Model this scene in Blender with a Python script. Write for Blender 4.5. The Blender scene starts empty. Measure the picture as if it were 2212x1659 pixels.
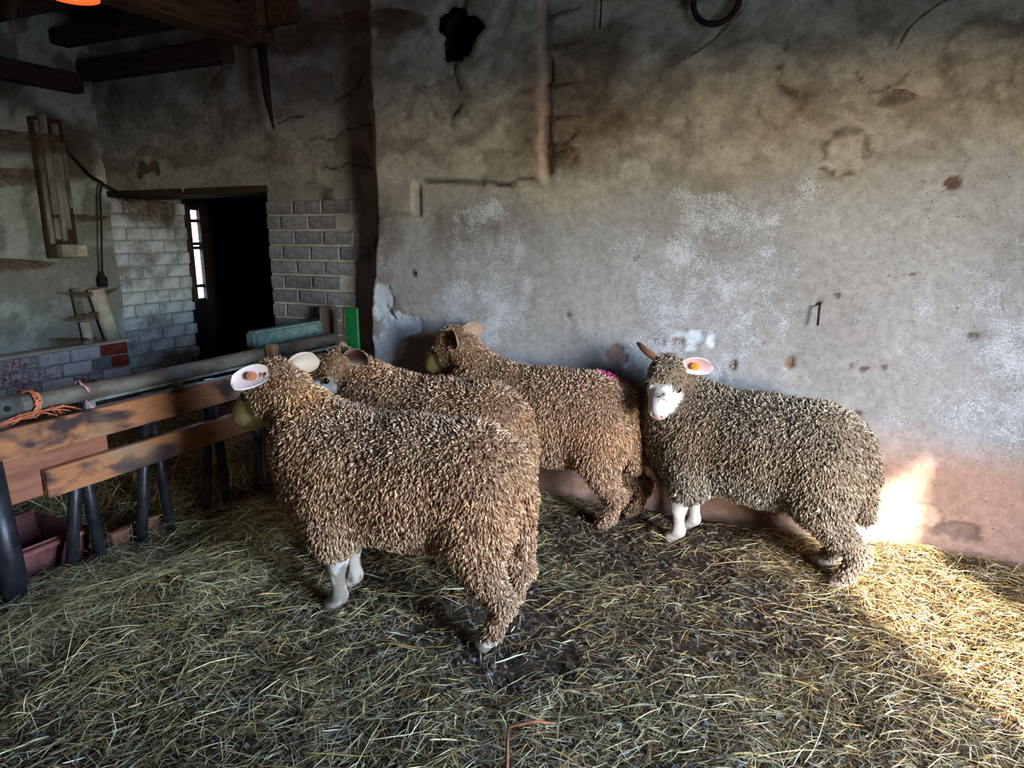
import bpy, bmesh, math, random
import numpy as np
from mathutils import Vector, Matrix

random.seed(7); rng = np.random.default_rng(7)
scene = bpy.context.scene
COL = scene.collection

# ------------------------------------------------------------------ camera, world, sun, exposure
F_PX = 1475.0; CAM_H = 1.42; PITCH = math.atan((829.5-505)/F_PX); YAW = math.radians(25)
cam_d = bpy.data.cameras.new('camera'); cam = bpy.data.objects.new('camera', cam_d); COL.objects.link(cam)
cam_d.sensor_fit = 'HORIZONTAL'; cam_d.sensor_width = 36.0; cam_d.lens = 36.0*F_PX/2212.0
cam_d.clip_start = 0.05; cam_d.clip_end = 200
cam.location = (0, 0, CAM_H); cam.rotation_euler = (math.pi/2-PITCH, 0, YAW)
scene.camera = cam

world = bpy.data.worlds.new('sky'); scene.world = world; world.use_nodes = True
wn = world.node_tree.nodes; wl = world.node_tree.links
sky = wn.new('ShaderNodeTexSky'); sky.sky_type = 'NISHITA'; sky.sun_disc = False
sky.sun_elevation = math.radians(31); sky.sun_rotation = math.atan2(.57, -.82); sky.air_density = 1.0; sky.dust_density = .6; sky.ozone_density = 3.0
SKY_STRENGTH = 1.0
wn['Background'].inputs['Strength'].default_value = SKY_STRENGTH
tintn = wn.new('ShaderNodeMix'); tintn.data_type = 'RGBA'; tintn.blend_type = 'MULTIPLY'; tintn.inputs[0].default_value = 1.0
tintn.inputs[7].default_value = (.95, .98, 1.06, 1)
wl.new(sky.outputs['Color'], tintn.inputs[6]); wl.new(tintn.outputs[2], wn['Background'].inputs['Color'])

SUN_DIR = Vector((-.57, .82, -.60)).normalized()
sun_d = bpy.data.lights.new('sun', 'SUN'); sun_d.energy = 3.4; sun_d.angle = math.radians(1.6); sun_d.color = (1, .9, .76)
sun = bpy.data.objects.new('sun', sun_d); COL.objects.link(sun)
sun.rotation_euler = SUN_DIR.to_track_quat('-Z', 'Y').to_euler(); sun.location = (8, -11, 9)

scene.view_settings.view_transform = 'Standard'; scene.view_settings.look = 'None'
scene.view_settings.gamma = 1.0; scene.view_settings.use_curve_mapping = False
scene.view_settings.exposure = 3.2
scene.cycles.max_bounces = 10; scene.cycles.diffuse_bounces = 6; scene.cycles.transparent_max_bounces = 12
scene.cycles.sample_clamp_indirect = 6.0

# room measures (metres). X runs along the big plaster wall, Y towards it
YW = 3.38      # big plaster wall
YD = 3.58      # door wall, set back
XL = -5.07     # left wall
XR = 1.85      # right wall (out of view, with the doorway the daylight comes through)
YB = -2.4      # wall behind the photographer
ZC = 2.95      # ceiling
DOOR_R = dict(y0=.24, y1=1.37, z1=2.05)
XF = -2.72     # front face of the feed barrier

# portal at the doorway: guides sampling of the real sky, gives off no light itself
por_d = bpy.data.lights.new('doorway_portal', 'AREA'); por_d.shape = 'RECTANGLE'
por_d.size = DOOR_R['y1']-DOOR_R['y0']; por_d.size_y = DOOR_R['z1']+.1
por_d.cycles.is_portal = True
por = bpy.data.objects.new('doorway_portal', por_d); COL.objects.link(por)
por.location = (XR+.13, (DOOR_R['y0']+DOOR_R['y1'])/2, DOOR_R['z1']/2)
por.rotation_euler = Vector((-1, 0, 0)).to_track_quat('-Z', 'Z').to_euler()

# ------------------------------------------------------------------ helpers
def lin(r, g, b, a=1.0):
    f = lambda c: (c/255/12.92) if c/255 <= .04045 else ((c/255+.055)/1.055)**2.4
    return (f(r), f(g), f(b), a)
def lin3(r, g, b): return np.array(lin(r, g, b)[:3])

_tab = np.random.default_rng(11).random((64, 64, 64)).astype(np.float32)
def vnoise(x, y, z=0.0):
    x = np.asarray(x, np.float64); y = np.asarray(y, np.float64); z = np.broadcast_to(np.asarray(z, np.float64), x.shape)
    xi = np.floor(x).astype(int); yi = np.floor(y).astype(int); zi = np.floor(z).astype(int)
    fx = x-xi; fy = y-yi; fz = z-zi
    fx = fx*fx*(3-2*fx); fy = fy*fy*(3-2*fy); fz = fz*fz*(3-2*fz)
    def T(a, b, c): return _tab[(xi+a) & 63, (yi+b) & 63, (zi+c) & 63]
    r = 0
    for a in (0, 1):
        for b in (0, 1):
            for c in (0, 1):
                r = r+T(a, b, c)*(fx if a else 1-fx)*(fy if b else 1-fy)*(fz if c else 1-fz)
    return r
def fbm(x, y, z=0.0, o=4):
    r = 0; a = .5; s = 0
    for k in range(o):
        r = r+a*vnoise(x*2**k+13.7*k, y*2**k+5.1*k, np.asarray(z)*2**k+7.7*k); s += a; a *= .5
    return r/s
def sstep(a, b, x):
    t = np.clip((x-a)/(b-a), 0, 1); return t*t*(3-2*t)

def link(o, parent=None):
    COL.objects.link(o)
    if parent is not None: o.parent = parent
    return o
def tag(o, label=None, cat=None, group=None, kind=None):
    if label: o['label'] = label
    if cat: o['category'] = cat
    if group: o['group'] = group
    if kind: o['kind'] = kind
    return o
def empty(name, loc, rz=0.0, label=None, cat=None, group=None):
    o = bpy.data.objects.new(name, None); o.location = loc; o.rotation_euler = (0, 0, rz); o.empty_display_size = .05
    link(o); return tag(o, label, cat, group)

def mesh_np(name, V, Q, col=None, mats=(), smooth=True, midx=None):
    """V (n,3); Q (m,k) all faces with k corners."""
    V = np.ascontiguousarray(V, np.float32); Q = np.ascontiguousarray(Q, np.int32); k = Q.shape[1]
    me = bpy.data.meshes.new(name)
    me.vertices.add(len(V)); me.vertices.foreach_set('co', V.ravel())
    me.loops.add(Q.size); me.loops.foreach_set('vertex_index', Q.ravel())
    me.polygons.add(len(Q)); me.polygons.foreach_set('loop_start', np.arange(len(Q), dtype=np.int32)*k)
    me.update(calc_edges=True)
    me.polygons.foreach_set('use_smooth', np.full(len(Q), bool(smooth)))
    if midx is not None: me.polygons.foreach_set('material_index', np.asarray(midx, np.int32))
    if col is not None:
        c = np.ones((len(V), 4), np.float32); c[:, :np.shape(col)[1]] = col
        at = me.color_attributes.new('col', 'FLOAT_COLOR', 'POINT'); at.data.foreach_set('color', c.ravel())
    for m in mats: me.materials.append(m)
    me.validate(); me.update()
    return me
def obj(name, me, parent=None, **k):
    o = bpy.data.objects.new(name, me); link(o, parent)
    return tag(o, **k) if k else o

class MB:
    def __init__(s): s.bm = bmesh.new()
    def box(s, lo, hi, bev=.0, seg=1, M=None):
        lo = Vector(lo); hi = Vector(hi); c = (lo+hi)/2; d = hi-lo
        t = bmesh.new(); bmesh.ops.create_cube(t, size=1.0, matrix=Matrix.Translation(c) @ Matrix.Diagonal((*d, 1)))
        if bev: bmesh.ops.bevel(t, geom=t.edges[:], offset=bev, segments=seg, affect='EDGES')
        s._merge(t, M); return s
    def tube(s, pts, r, n=10, caps=True, M=None):
        t = bmesh.new(); pts = [Vector(p) for p in pts]; rr = r if isinstance(r, (list, tuple)) else [r]*len(pts)
        rings = []; up = None
        for i, p in enumerate(pts):
            a = pts[max(i-1, 0)]; b = pts[min(i+1, len(pts)-1)]; d = (b-a).normalized()
            if up is None: up = Vector((0, 0, 1)) if abs(d.z) < .9 else Vector((1, 0, 0))
            x = d.cross(up).normalized(); y = x.cross(d).normalized(); up = y
            rings.append([t.verts.new(p+rr[i]*(math.cos(2*math.pi*k/n)*x+math.sin(2*math.pi*k/n)*y)) for k in range(n)])
        for A, B in zip(rings, rings[1:]):
            for k in range(n): t.faces.new((A[k], B[k], B[(k+1) % n], A[(k+1) % n]))
        if caps:
            t.faces.new(rings[0]); t.faces.new(rings[-1][::-1])
        for f in t.faces: f.smooth = len(f.verts) == 4
        s._merge(t, M); return s
    def poly(s, pts, d):
        """closed polygon extruded by vector d"""
        t = bmesh.new(); d = Vector(d)
        a = [t.verts.new(Vector(p)) for p in pts]; b = [t.verts.new(Vector(p)+d) for p in pts]
        t.faces.new(a[::-1]); t.faces.new(b); n = len(a)
        for k in range(n): t.faces.new((a[k], a[(k+1) % n], b[(k+1) % n], b[k]))
        bmesh.ops.recalc_face_normals(t, faces=t.faces[:]); s._merge(t); return s
    def _merge(s, t, M=None):
        if M is not None: bmesh.ops.transform(t, matrix=M, verts=t.verts[:])
        me = bpy.data.meshes.new('tmp'); t.to_mesh(me); t.free(); s.bm.from_mesh(me); bpy.data.meshes.remove(me)
    def mesh(s, name, mat):
        bmesh.ops.recalc_face_normals(s.bm, faces=s.bm.faces[:])
        me = bpy.data.meshes.new(name); s.bm.to_mesh(me); s.bm.free(); me.materials.append(mat); return me
    def build(s, name, mat, parent=None, **k): return obj(name, s.mesh(name, mat), parent, **k)

# ------------------------------------------------------------------ materials
def nt(name):
    m = bpy.data.materials.new(name); m.use_nodes = True; t = m.node_tree; b = t.nodes['Principled BSDF']
    b.inputs['Specular IOR Level'].default_value = .25
    return m, t, b
def N(t, typ, **k):
    n = t.nodes.new(typ)
    for a, v in k.items():
        if a in n.inputs.keys(): n.inputs[a].default_value = v
        else: setattr(n, a, v)
    return n
def mixc(t, fac, a, b, mode='MIX'):
    n = t.nodes.new('ShaderNodeMix'); n.data_type = 'RGBA'; n.blend_type = mode; n.clamp_factor = True
    for i, v in ((0, fac), (6, a), (7, b)):
        if isinstance(v, (int, float)): n.inputs[i].default_value = v
        elif isinstance(v, tuple): n.inputs[i].default_value = v
        else: t.links.new(v, n.inputs[i])
    return n.outputs[2]
def ramp(t, src, a, b):
    n = t.nodes.new('ShaderNodeMapRange'); n.clamp = True
    n.inputs['From Min'].default_value = a; n.inputs['From Max'].default_value = b
    t.links.new(src, n.inputs['Value']); return n.outputs['Result']
def noise(t, scale, detail=4, rough=.6, vec=None, dist=0.0):
    n = N(t, 'ShaderNodeTexNoise', Scale=scale, Detail=detail, Roughness=rough, Distortion=dist)
    if vec is None:
        tc = N(t, 'ShaderNodeTexCoord'); vec = tc.outputs['Object']
    t.links.new(vec, n.inputs['Vector']); return n.outputs['Fac']
def svec(t, s):
    tc = N(t, 'ShaderNodeTexCoord'); mp = N(t, 'ShaderNodeMapping'); mp.inputs['Scale'].default_value = s
    t.links.new(tc.outputs['Object'], mp.inputs['Vector']); return mp.outputs['Vector']
def bump(t, b, h, strength=.5, dist=.01):
    n = N(t, 'ShaderNodeBump', Strength=strength, Distance=dist); t.links.new(h, n.inputs['Height']); t.links.new(n.outputs['Normal'], b.inputs['Normal'])
def simple(name, c1, c2, scale=8, rough=.8, metallic=0.0, bs=.4, bd=.004, stretch=None, lo=.35, hi=.65, objrand=0.0):
    m, t, b = nt(name); v = svec(t, stretch) if stretch else None
    n1 = noise(t, scale, 5, .65, v); c = mixc(t, ramp(t, n1, lo, hi), lin(*c1), lin(*c2))
    if objrand:
        oi = N(t, 'ShaderNodeObjectInfo'); hs = N(t, 'ShaderNodeHueSaturation')
        mr = N(t, 'ShaderNodeMapRange'); mr.inputs['To Min'].default_value = 1-objrand; mr.inputs['To Max'].default_value = 1+objrand
        t.links.new(oi.outputs['Random'], mr.inputs['Value']); t.links.new(mr.outputs['Result'], hs.inputs['Value']); t.links.new(c, hs.inputs['Color']); c = hs.outputs['Color']
    t.links.new(c, b.inputs['Base Color']); b.inputs['Roughness'].default_value = rough; b.inputs['Metallic'].default_value = metallic
    if bs: bump(t, b, noise(t, scale*5, 4, .7, v), bs, bd)
    return m
def grime(m, c1, a, b_, amt, sc=3.0):
    """patches of soot and web dust that run across whole groups of pieces"""
    t = m.node_tree; bs = t.nodes['Principled BSDF']; g = N(t, 'ShaderNodeNewGeometry'); n = noise(t, sc, 5, .7, g.outputs['Position'])
    r_ = ramp(t, n, a, b_); mm = N(t, 'ShaderNodeMath', operation='MULTIPLY'); t.links.new(r_, mm.inputs[0]); mm.inputs[1].default_value = amt
    src = bs.inputs['Base Color'].links[0].from_socket; t.links.new(mixc(t, mm.outputs[0], src, lin(*c1)), bs.inputs['Base Color']); return m
def attrmat(name, rough=.9, bscale=0, bs=.4, bd=.004, spec=.15, tr=0.0, mot=0.0, sheen=0.0):
    m, t, b = nt(name); a = N(t, 'ShaderNodeAttribute', attribute_name='col'); c = a.outputs['Color']
    if mot:
        k = noise(t, mot, 4, .7); c = mixc(t, 1.0, c, mixc(t, ramp(t, k, .3, .7), (.62, .62, .62, 1), (1.25, 1.25, 1.25, 1)), 'MULTIPLY')
    t.links.new(c, b.inputs['Base Color']); b.inputs['Roughness'].default_value = rough; b.inputs['Specular IOR Level'].default_value = spec
    if sheen: b.inputs['Sheen Weight'].default_value = sheen
    if bscale: bump(t, b, noise(t, bscale, 4, .7), bs, bd)
    return m

def wall_material():
    m, t, b = nt('plaster_wall')
    a = N(t, 'ShaderNodeAttribute', attribute_name='col'); base = a.outputs['Color']
    # mottling of the lime
    n1 = noise(t, 26, 6, .72); base = mixc(t, 1.0, base, mixc(t, ramp(t, n1, .3, .72), (.70, .68, .65, 1), (1.18, 1.18, 1.18, 1)), 'MULTIPLY')
    # flakes of white limewash, more of them where the attribute's alpha says so
    f1 = noise(t, 130, 6, .78, None, .8); f2 = noise(t, 7, 3, .6)
    add = N(t, 'ShaderNodeMath', operation='ADD'); t.links.new(f1, add.inputs[0])
    mul = N(t, 'ShaderNodeMath', operation='MULTIPLY_ADD'); t.links.new(f2, mul.inputs[0]); mul.inputs[1].default_value = .55; mul.inputs[2].default_value = -.28
    t.links.new(mul.outputs[0], add.inputs[1])
    sm = N(t, 'ShaderNodeMath', operation='ADD'); t.links.new(add.outputs[0], sm.inputs[0]); t.links.new(a.outputs['Alpha'], sm.inputs[1])
    fl = ramp(t, sm.outputs[0], .95, 1.06)
    base = mixc(t, fl, base, lin(194, 198, 204))
    # fly specks and pits
    sp = noise(t, 150, 3, .6); base = mixc(t, ramp(t, sp, .64, .69), base, lin(52, 44, 36))
    t.links.new(base, b.inputs['Base Color']); b.inputs['Roughness'].default_value = .93; b.inputs['Specular IOR Level'].default_value = .12
    hh = N(t, 'ShaderNodeMath', operation='MULTIPLY_ADD'); t.links.new(fl, hh.inputs[0]); hh.inputs[1].default_value = .25; t.links.new(noise(t, 60, 6, .75), hh.inputs[2])
    bump(t, b, hh.outputs[0], .7, .008)
    return m

def wood_stained():
    m, t, b = nt('stained_board'); v = svec(t, (1, .18, 1))
    g = noise(t, 45, 5, .7, svec(t, (3, .35, 6))); c = mixc(t, ramp(t, g, .3, .7), lin(142, 88, 56), lin(186, 124, 82))
    s = noise(t, 6.5, 3, .55, svec(t, (1, .55, 1.2)), .4)
    c = mixc(t, ramp(t, s, .47, .58), c, lin(62, 44, 44))
    s2 = noise(t, 3.2, 3, .5, svec(t, (1, .6, 1.0))); c = mixc(t, ramp(t, s2, .55, .75), c, lin(150, 122, 92))
    t.links.new(c, b.inputs['Base Color']); b.inputs['Roughness'].default_value = .55; b.inputs['Specular IOR Level'].default_value = .35
    bump(t, b, g, .25, .003); return m
def brick_painted(name, red, paint, lo, hi):
    m, t, b = nt(name); n = noise(t, 30, 5, .75)
    oi = N(t, 'ShaderNodeObjectInfo'); ad = N(t, 'ShaderNodeMath', operation='MULTIPLY_ADD'); t.links.new(oi.outputs['Random'], ad.inputs[0]); ad.inputs[1].default_value = .22; t.links.new(n, ad.inputs[2])
    c = mixc(t, ramp(t, ad.outputs[0], lo, hi), lin(*red), lin(*paint))
    t.links.new(c, b.inputs['Base Color']); b.inputs['Roughness'].default_value = .85; bump(t, b, n, .5, .005); return m
def emis(name, c, s):
    m, t, b = nt(name); b.inputs['Base Color'].default_value = lin(*c); b.inputs['Emission Color'].default_value = lin(*c); b.inputs['Emission Strength'].default_value = s; return m
def web_material():
    m, t, b = nt('dusty_web'); n = noise(t, 30, 5, .7); c = mixc(t, n, lin(70, 54, 42), lin(116, 94, 74)); t.links.new(c, b.inputs['Base Color'])
    b.inputs['Roughness'].default_value = 1.0
    al = ramp(t, noise(t, 55, 4, .7), .25, .6); mu = N(t, 'ShaderNodeMath', operation='MULTIPLY_ADD'); t.links.new(al, mu.inputs[0]); mu.inputs[1].default_value = .75; mu.inputs[2].default_value = .08
    at = N(t, 'ShaderNodeAttribute', attribute_name='col'); m2 = N(t, 'ShaderNodeMath', operation='MULTIPLY', use_clamp=True); t.links.new(mu.outputs[0], m2.inputs[0]); t.links.new(at.outputs['Alpha'], m2.inputs[1]); t.links.new(m2.outputs[0], b.inputs['Alpha']); return m

M_WALL = wall_material()
M_LEFT = M_WALL
M_MORTAR = simple('mortar', (150, 146, 136), (182, 176, 164), 20, .95)
M_MORTARW = simple('limewashed_mortar', (112, 116, 116), (150, 154, 154), 20, .95)
M_BGREY = simple('grey_brick', (92, 92, 95), (132, 130, 130), 22, .9, objrand=.18)
M_BWHITE = simple('whitewashed_brick', (140, 148, 148), (198, 206, 208), 5, .9, objrand=.10)
M_BRED = brick_painted('red_brick_whitewashed', (112, 44, 36), (188, 184, 188), .40, .62)
M_BREDONLY = simple('red_brick', (98, 34, 28), (138, 58, 46), 20, .9)
M_BBLUE = simple('blue_grey_brick', (96, 104, 112), (130, 134, 138), 20, .9)
grime(M_BWHITE, (74, 68, 56), .46, .66, .75, 4.0); grime(M_BGREY, (70, 60, 48), .50, .70, .5, 3.5); grime(M_MORTAR, (90, 80, 66), .48, .68, .5, 3.5); grime(M_BRED, (90, 86, 80), .5, .7, .6, 4.0)
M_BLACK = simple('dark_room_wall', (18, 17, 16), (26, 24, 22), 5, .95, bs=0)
M_PLAIN = simple('limewash_plain', (150, 142, 126), (186, 178, 162), 4, .95)
M_BEAM = simple('old_oak', (58, 40, 28), (104, 76, 52), 9, .85, stretch=(4, .5, 4))
M_BEAMX = simple('old_oak_across', (36, 28, 22), (66, 50, 38), 9, .9, stretch=(.5, 4, 4))
M_PLANK = simple('ceiling_plank', (52, 44, 36), (84, 70, 56), 8, .9, stretch=(.4, 4, 4), objrand=.2)
M_BOARD = wood_stained()
M_BOARDRED = simple('red_brown_board', (118, 70, 52), (152, 98, 76), 9, .6, stretch=(3, .4, 3))
M_GREYWOOD = simple('grey_weathered_wood', (92, 78, 68), (128, 112, 98), 12, .85, stretch=(4, 4, .5))
M_NEWWOOD = simple('pale_wood', (132, 96, 64), (164, 126, 88), 12, .8, stretch=(4, 4, .5))
M_RUSTTUBE = simple('rusty_galvanised_tube', (92, 80, 70), (132, 126, 118), 14, .7, .3, stretch=(1, .4, 1))
M_GALV = simple('galvanised_steel', (96, 104, 104), (142, 148, 146), 18, .55, .6)
M_POLE = simple('dark_steel_pole', (34, 34, 40), (62, 60, 64), 16, .42, .5, bs=.2)
M_TROUGH = simple('rusty_red_trough', (92, 48, 44), (132, 84, 78), 10, .75, .1)
M_GREENRAIL = simple('weathered_green_paint', (62, 88, 86), (104, 126, 118), 22, .8)
M_GREEN = simple('bright_green_paint', (14, 88, 46), (22, 108, 58), 10, .5)
M_PLASTIC = simple('dusty_white_plastic', (150, 138, 116), (202, 192, 172), 7, .6)
M_CABLE = simple('black_cable', (16, 16, 17), (26, 26, 27), 20, .6, bs=0)
M_CONDUIT = simple('grimy_conduit', (70, 66, 58), (150, 146, 132), 9, .8, stretch=(1, 1, .3))
M_BOXM = simple('grey_junction_box', (112, 110, 100), (146, 142, 128), 12, .7)
M_WEB = web_material()
M_IRON = simple('rusty_iron', (30, 24, 22), (58, 42, 36), 25, .75, .4)
M_ORTWINE = simple('orange_twine', (186, 96, 64), (214, 134, 100), 60, .8)
M_PKTWINE = simple('pink_twine', (190, 120, 132), (214, 156, 164), 60, .8)
M_HAY = attrmat('hay_straw', .75, spec=.3)
M_MUCK = attrmat('trodden_muck', .95, 90, .8, .012, mot=35)
M_WOOL = attrmat('wool_lock', .95, spec=.08)
M_SKIN = attrmat('sheep_coat', .9, 140, .5, .004)
M_EAR = attrmat('ear_skin', .7, spec=.25)
M_EYE = simple('dark_eye', (14, 11, 10), (24, 20, 18), 30, .12, bs=0)
M_TAG = simple('yellow_ear_tag', (214, 128, 30), (232, 150, 48), 30, .45, bs=0)
M_TAGR = simple('faded_orange_ear_tag', (176, 104, 72), (196, 124, 92), 30, .6, bs=0)
M_PINK = simple('pink_marker_spray', (190, 50, 120), (214, 84, 148), 40, .9)
M_STONE = simple('bare_stone', (92, 76, 66), (134, 114, 100), 26, .95, bs=.8, bd=.01)
M_GRASS = simple('yard_ground', (118, 112, 100), (144, 138, 124), 1.2, .95, bs=0)
M_TWIG = simple('red_brown_twig', (128, 72, 50), (152, 96, 70), 30, .8)

# ------------------------------------------------------------------ the big wall with the door wall beside it: one relief grid
HOLE = (-1.865, 2.43, .112)
def panel_mask(X, Z):
    e = (fbm(X*9, Z*9)-.5)*.05
    left = sstep(-2.425, -2.405, X+e*.25)
    right = 1-sstep(-1.395, -1.365, X+e*.8)
    low = np.where(X < -2.17, 1.52, 1.695-.03*sstep(-1.75, -1.6, X))
    return left*right*sstep(-.012, .012, Z-low+e)
def wall_y(X, Z):
    back = sstep(0, 1, (-2.44-.08*sstep(1.6, .8, Z)-X+(fbm(X*5, Z*5)-.5)*.07)/.05)
    y = YW+(YD-YW)*back
    y = y-.045*panel_mask(X, Z)
    y = y+(fbm(X*2.2, Z*2.2, 1.3, 3)-.5)*.05*(1-.6*back)+(fbm(X*12, Z*12, 4.1, 4)-.5)*.016
    y = y+.05*sstep(-2.80, -2.92, X+(fbm(X*6, Z*6, 12.0, 3)-.5)*.35)*sstep(1.62, 1.52, Z+(fbm(X*5, Z*5, 14.0, 3)-.5)*.25)   # plaster gone where the bricks show
    up = sstep(1.5, 1.9, Z); y = y+up*((fbm(X*5+Z*3, Z*9-X*2, 9.0, 4)-.5)*.05+(np.abs(fbm(X*9+Z*7, Z*16-X*5, 3.0, 3)-.5))*-.03)   # lumpy old lime above
    return y
CHIPS = [(-.99, .82, .055, .075, 1), (-.76, .89, .04, .025, 1), (-.68, .9, .045, .024, 1), (-.4, .8, .022, .026, 0), (-.15, .83, .026, .034, 1), (.16, .83, .03, .015, 0),
         (.11, .84, .012, .01, 0), (.61, .13, .10, .06, 1), (.45, .19, .10, .055, 2), (-.12, .1, .06, .018, 0), (-.72, .82, .05, .03, 0), (.24, .84, .012, .014, 0), (-.05, 1.12, .02, .012, 0),
         (.15, .62, .016, .02, 0), (-1.22, 1.79, .01, .01, 0), (-.09, 1.7, .014, .016, 0), (-.28, .92, .02, .02, 0), (.55, 1.0, .02, .02, 0), (-1.25, 1.0, .015, .015, 0), (.3, 1.25, .02, .012, 0),
         (.02, 1.15, .02, .015, 0), (-.45, 1.2, .012, .014, 0), (-.9, 1.3, .012, .012, 0), (.4, 1.62, .04, .03, 0), (-2.2, 1.2, .03, .03, 0), (-4.62, 1.88, .07, .05, 0), (-4.54, 1.90, .06, .05, 0), (-4.68, 1.84, .05, .03, 0), (-4.50, 1.86, .04, .04, 0), (-2.60, 1.36, .05, .05, 0)]
WHITE = [(-2.42, 1.02, .07, .12), (-2.34, .9, .10, .08), (-2.24, .88, .09, .055), (-2.2, .90, .05, .04), (-2.4, .76, .06, .14), (-2.32, .78, .05, .09), (-2.5, .68, .06, .12), (-.59, .92, .04, .045), (-.6, .87, .03, .02), (-.51, .91, .022, .04), (-.97, .83, .04, .06), (-.66, .93, .05, .012), (-.93, .8, .03, .04)]
RINGS = [(-.18, 2.12, .115, .02, .5, 1), (.11, 2.10, .095, .008, .45, 2), (.0, 1.76, .085, .02, .45, 0), (.45, 2.1, .13, .03, .3, 0), (-1.95, 2.1, .08, .012, .3, 2), (-.28, 1.98, .09, .012, .3, 2)]

def build_wall():
    res = .0135
    xs = np.arange(XL-.06, XR+.02, res); zs = np.arange(-.22, ZC+.02, res)
    X, Z = np.meshgrid(xs, zs, indexing='ij')
    Y = wall_y(X, Z)
    e = fbm(X*14, Z*14, 2.2, 4)-.5; e2 = fbm(X*30, Z*30, 5.5, 3)-.5
    # --- colours: cream lime above, grey render in the middle, red-brown earth stain at the foot
    cream = lin3(166, 162, 150); grey = lin3(156, 155, 155); low = lin3(166, 128, 108); brown = lin3(94, 76, 58); cold = lin3(150, 150, 144)
    big = fbm(X*1.1, Z*1.1, 3.3, 3)
    edge = 1.63+.10*sstep(-.5, 1.2, X)+(fbm(X*2.2, Z*2.2, 8.1, 4)-.5)*.42
    t = sstep(-.10, .10, Z-edge)[..., None]
    C = grey*(1-t)+cream*t
    tl = (1-sstep(.30, .62, Z+(big-.5)*.5-.08*sstep(-.6, .8, X)))[..., None]
    C = C*(1-tl*.85)+low*tl*.85
    d1 = sstep(.50, .72, fbm(X*1.6+4, Z*2.0, 6.6, 5))[..., None]*(.25+.45*t); C = C*(1-d1)+brown*d1
    # brown zone right upper corner and around the panel foot and the step
    rb = (sstep(.5, 1.0, X)*sstep(1.15, 1.5, Z)*(1-sstep(1.8, 2.2, Z)))[..., None]*sstep(.42, .62, fbm(X*3, Z*3, 1.1, 4))[..., None]*.7; C = C*(1-rb)+brown*rb
    pf = np.exp(-((Z-1.46)/.14)**2)*sstep(-2.75, -2.5, X)*(1-sstep(-1.9, -1.2, X)); pf = (pf*sstep(.25, .6, fbm(X*6, Z*6, 2, 4)))[..., None]*.6; C = C*(1-pf)+brown*.9*pf
    st = (np.exp(-((X+2.52)/.12)**2)*sstep(1.2, 1.6, Z))[..., None]*.22; C = C*(1-st)+brown*st
    dw = sstep(-2.6, -2.8, X)[..., None]*.6; C = C*(1-dw)+cold*.9*dw; gr = (sstep(.46, .62, fbm(X*7+Z*2, Z*11, 2.9, 4))*sstep(1.5, 1.9, Z))[..., None]*.45; C = C*(1-gr)+lin3(92, 84, 68)*gr
    db = (sstep(-2.55, -2.7, X)*(1-sstep(-3.1, -2.9, -X*-1.0))*0)[..., None]; C = C*(1-db)
    cs = (sstep(-2.62, -2.8, X)*(1-sstep(-2.95, -3.15, X))*sstep(1.1, 1.4, Z)*(1-sstep(1.75, 2.1, Z))*sstep(.3, .6, fbm(X*5, Z*5, 7.7)))[..., None]*.8; C = C*(1-cs)+brown*.75*cs
    # ring shaped scuffs
    for (cx, cz, r, w, a, sh) in RINGS:
        d = np.hypot(X-cx, (Z-cz)*.9)+e*.03; ang = np.arctan2(Z-cz, X-cx)
        k = np.exp(-((d-r)/w)**2)*min(.85, a*1.7)*np.where(sh == 1, sstep(-.2, .6, -np.cos(ang-.5)), np.where(sh == 2, sstep(-.3, .5, -np.sin(ang)), 1.0))*sstep(.3, .55, fbm(X*40, Z*40, 3))
        C = C*(1-k[..., None])+brown*.7*k[..., None]
    # cracks along the panel edges and below the hole
    def crack(x0, z0, x1, z1, w, wig):
        nonlocal Y, C
        L = math.hypot(x1-x0, z1-z0); ux, uz = (x1-x0)/L, (z1-z0)/L
        s = (X-x0)*ux+(Z-z0)*uz; q = -(X-x0)*uz+(Z-z0)*ux+(fbm(s*9+x0*7, s*0+z0*5, 3.3, 4)-.5)*wig
        k = np.exp(-(q/w)**2)*sstep(0, .03, s)*(1-sstep(L-.03, L, s)); Y = Y+k*.022; C = C*(1-.8*k[..., None])+lin3(46, 34, 28)*.8*k[..., None]
    crack(-1.36, 1.7, -1.38, 2.6, .012, .05); crack(-2.12, 1.70, -1.72, 1.685, .012, .04); crack(-1.7, 1.68, -1.4, 1.69, .008, .06)
    crack(-1.9, 2.31, -1.86, 2.14, .006, .05); crack(-1.85, 2.1, -1.9, 2.0, .006, .05); crack(-2.15, 1.69, -2.16, 1.5, .01, .03)
    crack(-.42, .13, -.2, .12, .006, .03); crack(-.18, .06, -.08, .14, .007, .03); crack(-2.42, 1.02, -2.33, .9, .005, .04); crack(-2.3, .92, -2.2, .92, .005, .03)
    crack(-3.1, 2.0, -2.5, 2.05, .006, .12); crack(-3.0, 1.85, -2.55, 1.8, .006, .1); crack(-2.9, 2.2, -2.6, 2.35, .008, .15); crack(-3.4, 2.1, -3.1, 2.15, .006, .1)
    crack(-1.32, 1.83, -1.2, 1.93, .005, .05)
    rim = np.exp(-((X+1.40+e*.04)/.018)**2)*sstep(1.66, 1.72, Z); C = C*(1-rim[..., None]*.6)+lin3(186, 160, 146)*rim[..., None]*.6
    # peeled white patches (old limewash under fallen render)
    W = np.zeros_like(X)
    for (cx, cz, rx, rz) in WHITE:
        d = np.hypot((X-cx)/rx, (Z-cz)/rz)+e*1.1+e2*.6; W = np.maximum(W, 1-sstep(.93, 1.03, d))
    C = C*(1-W[..., None])+lin3(204, 214, 226)*W[..., None]; Y = Y+W*.012
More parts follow.
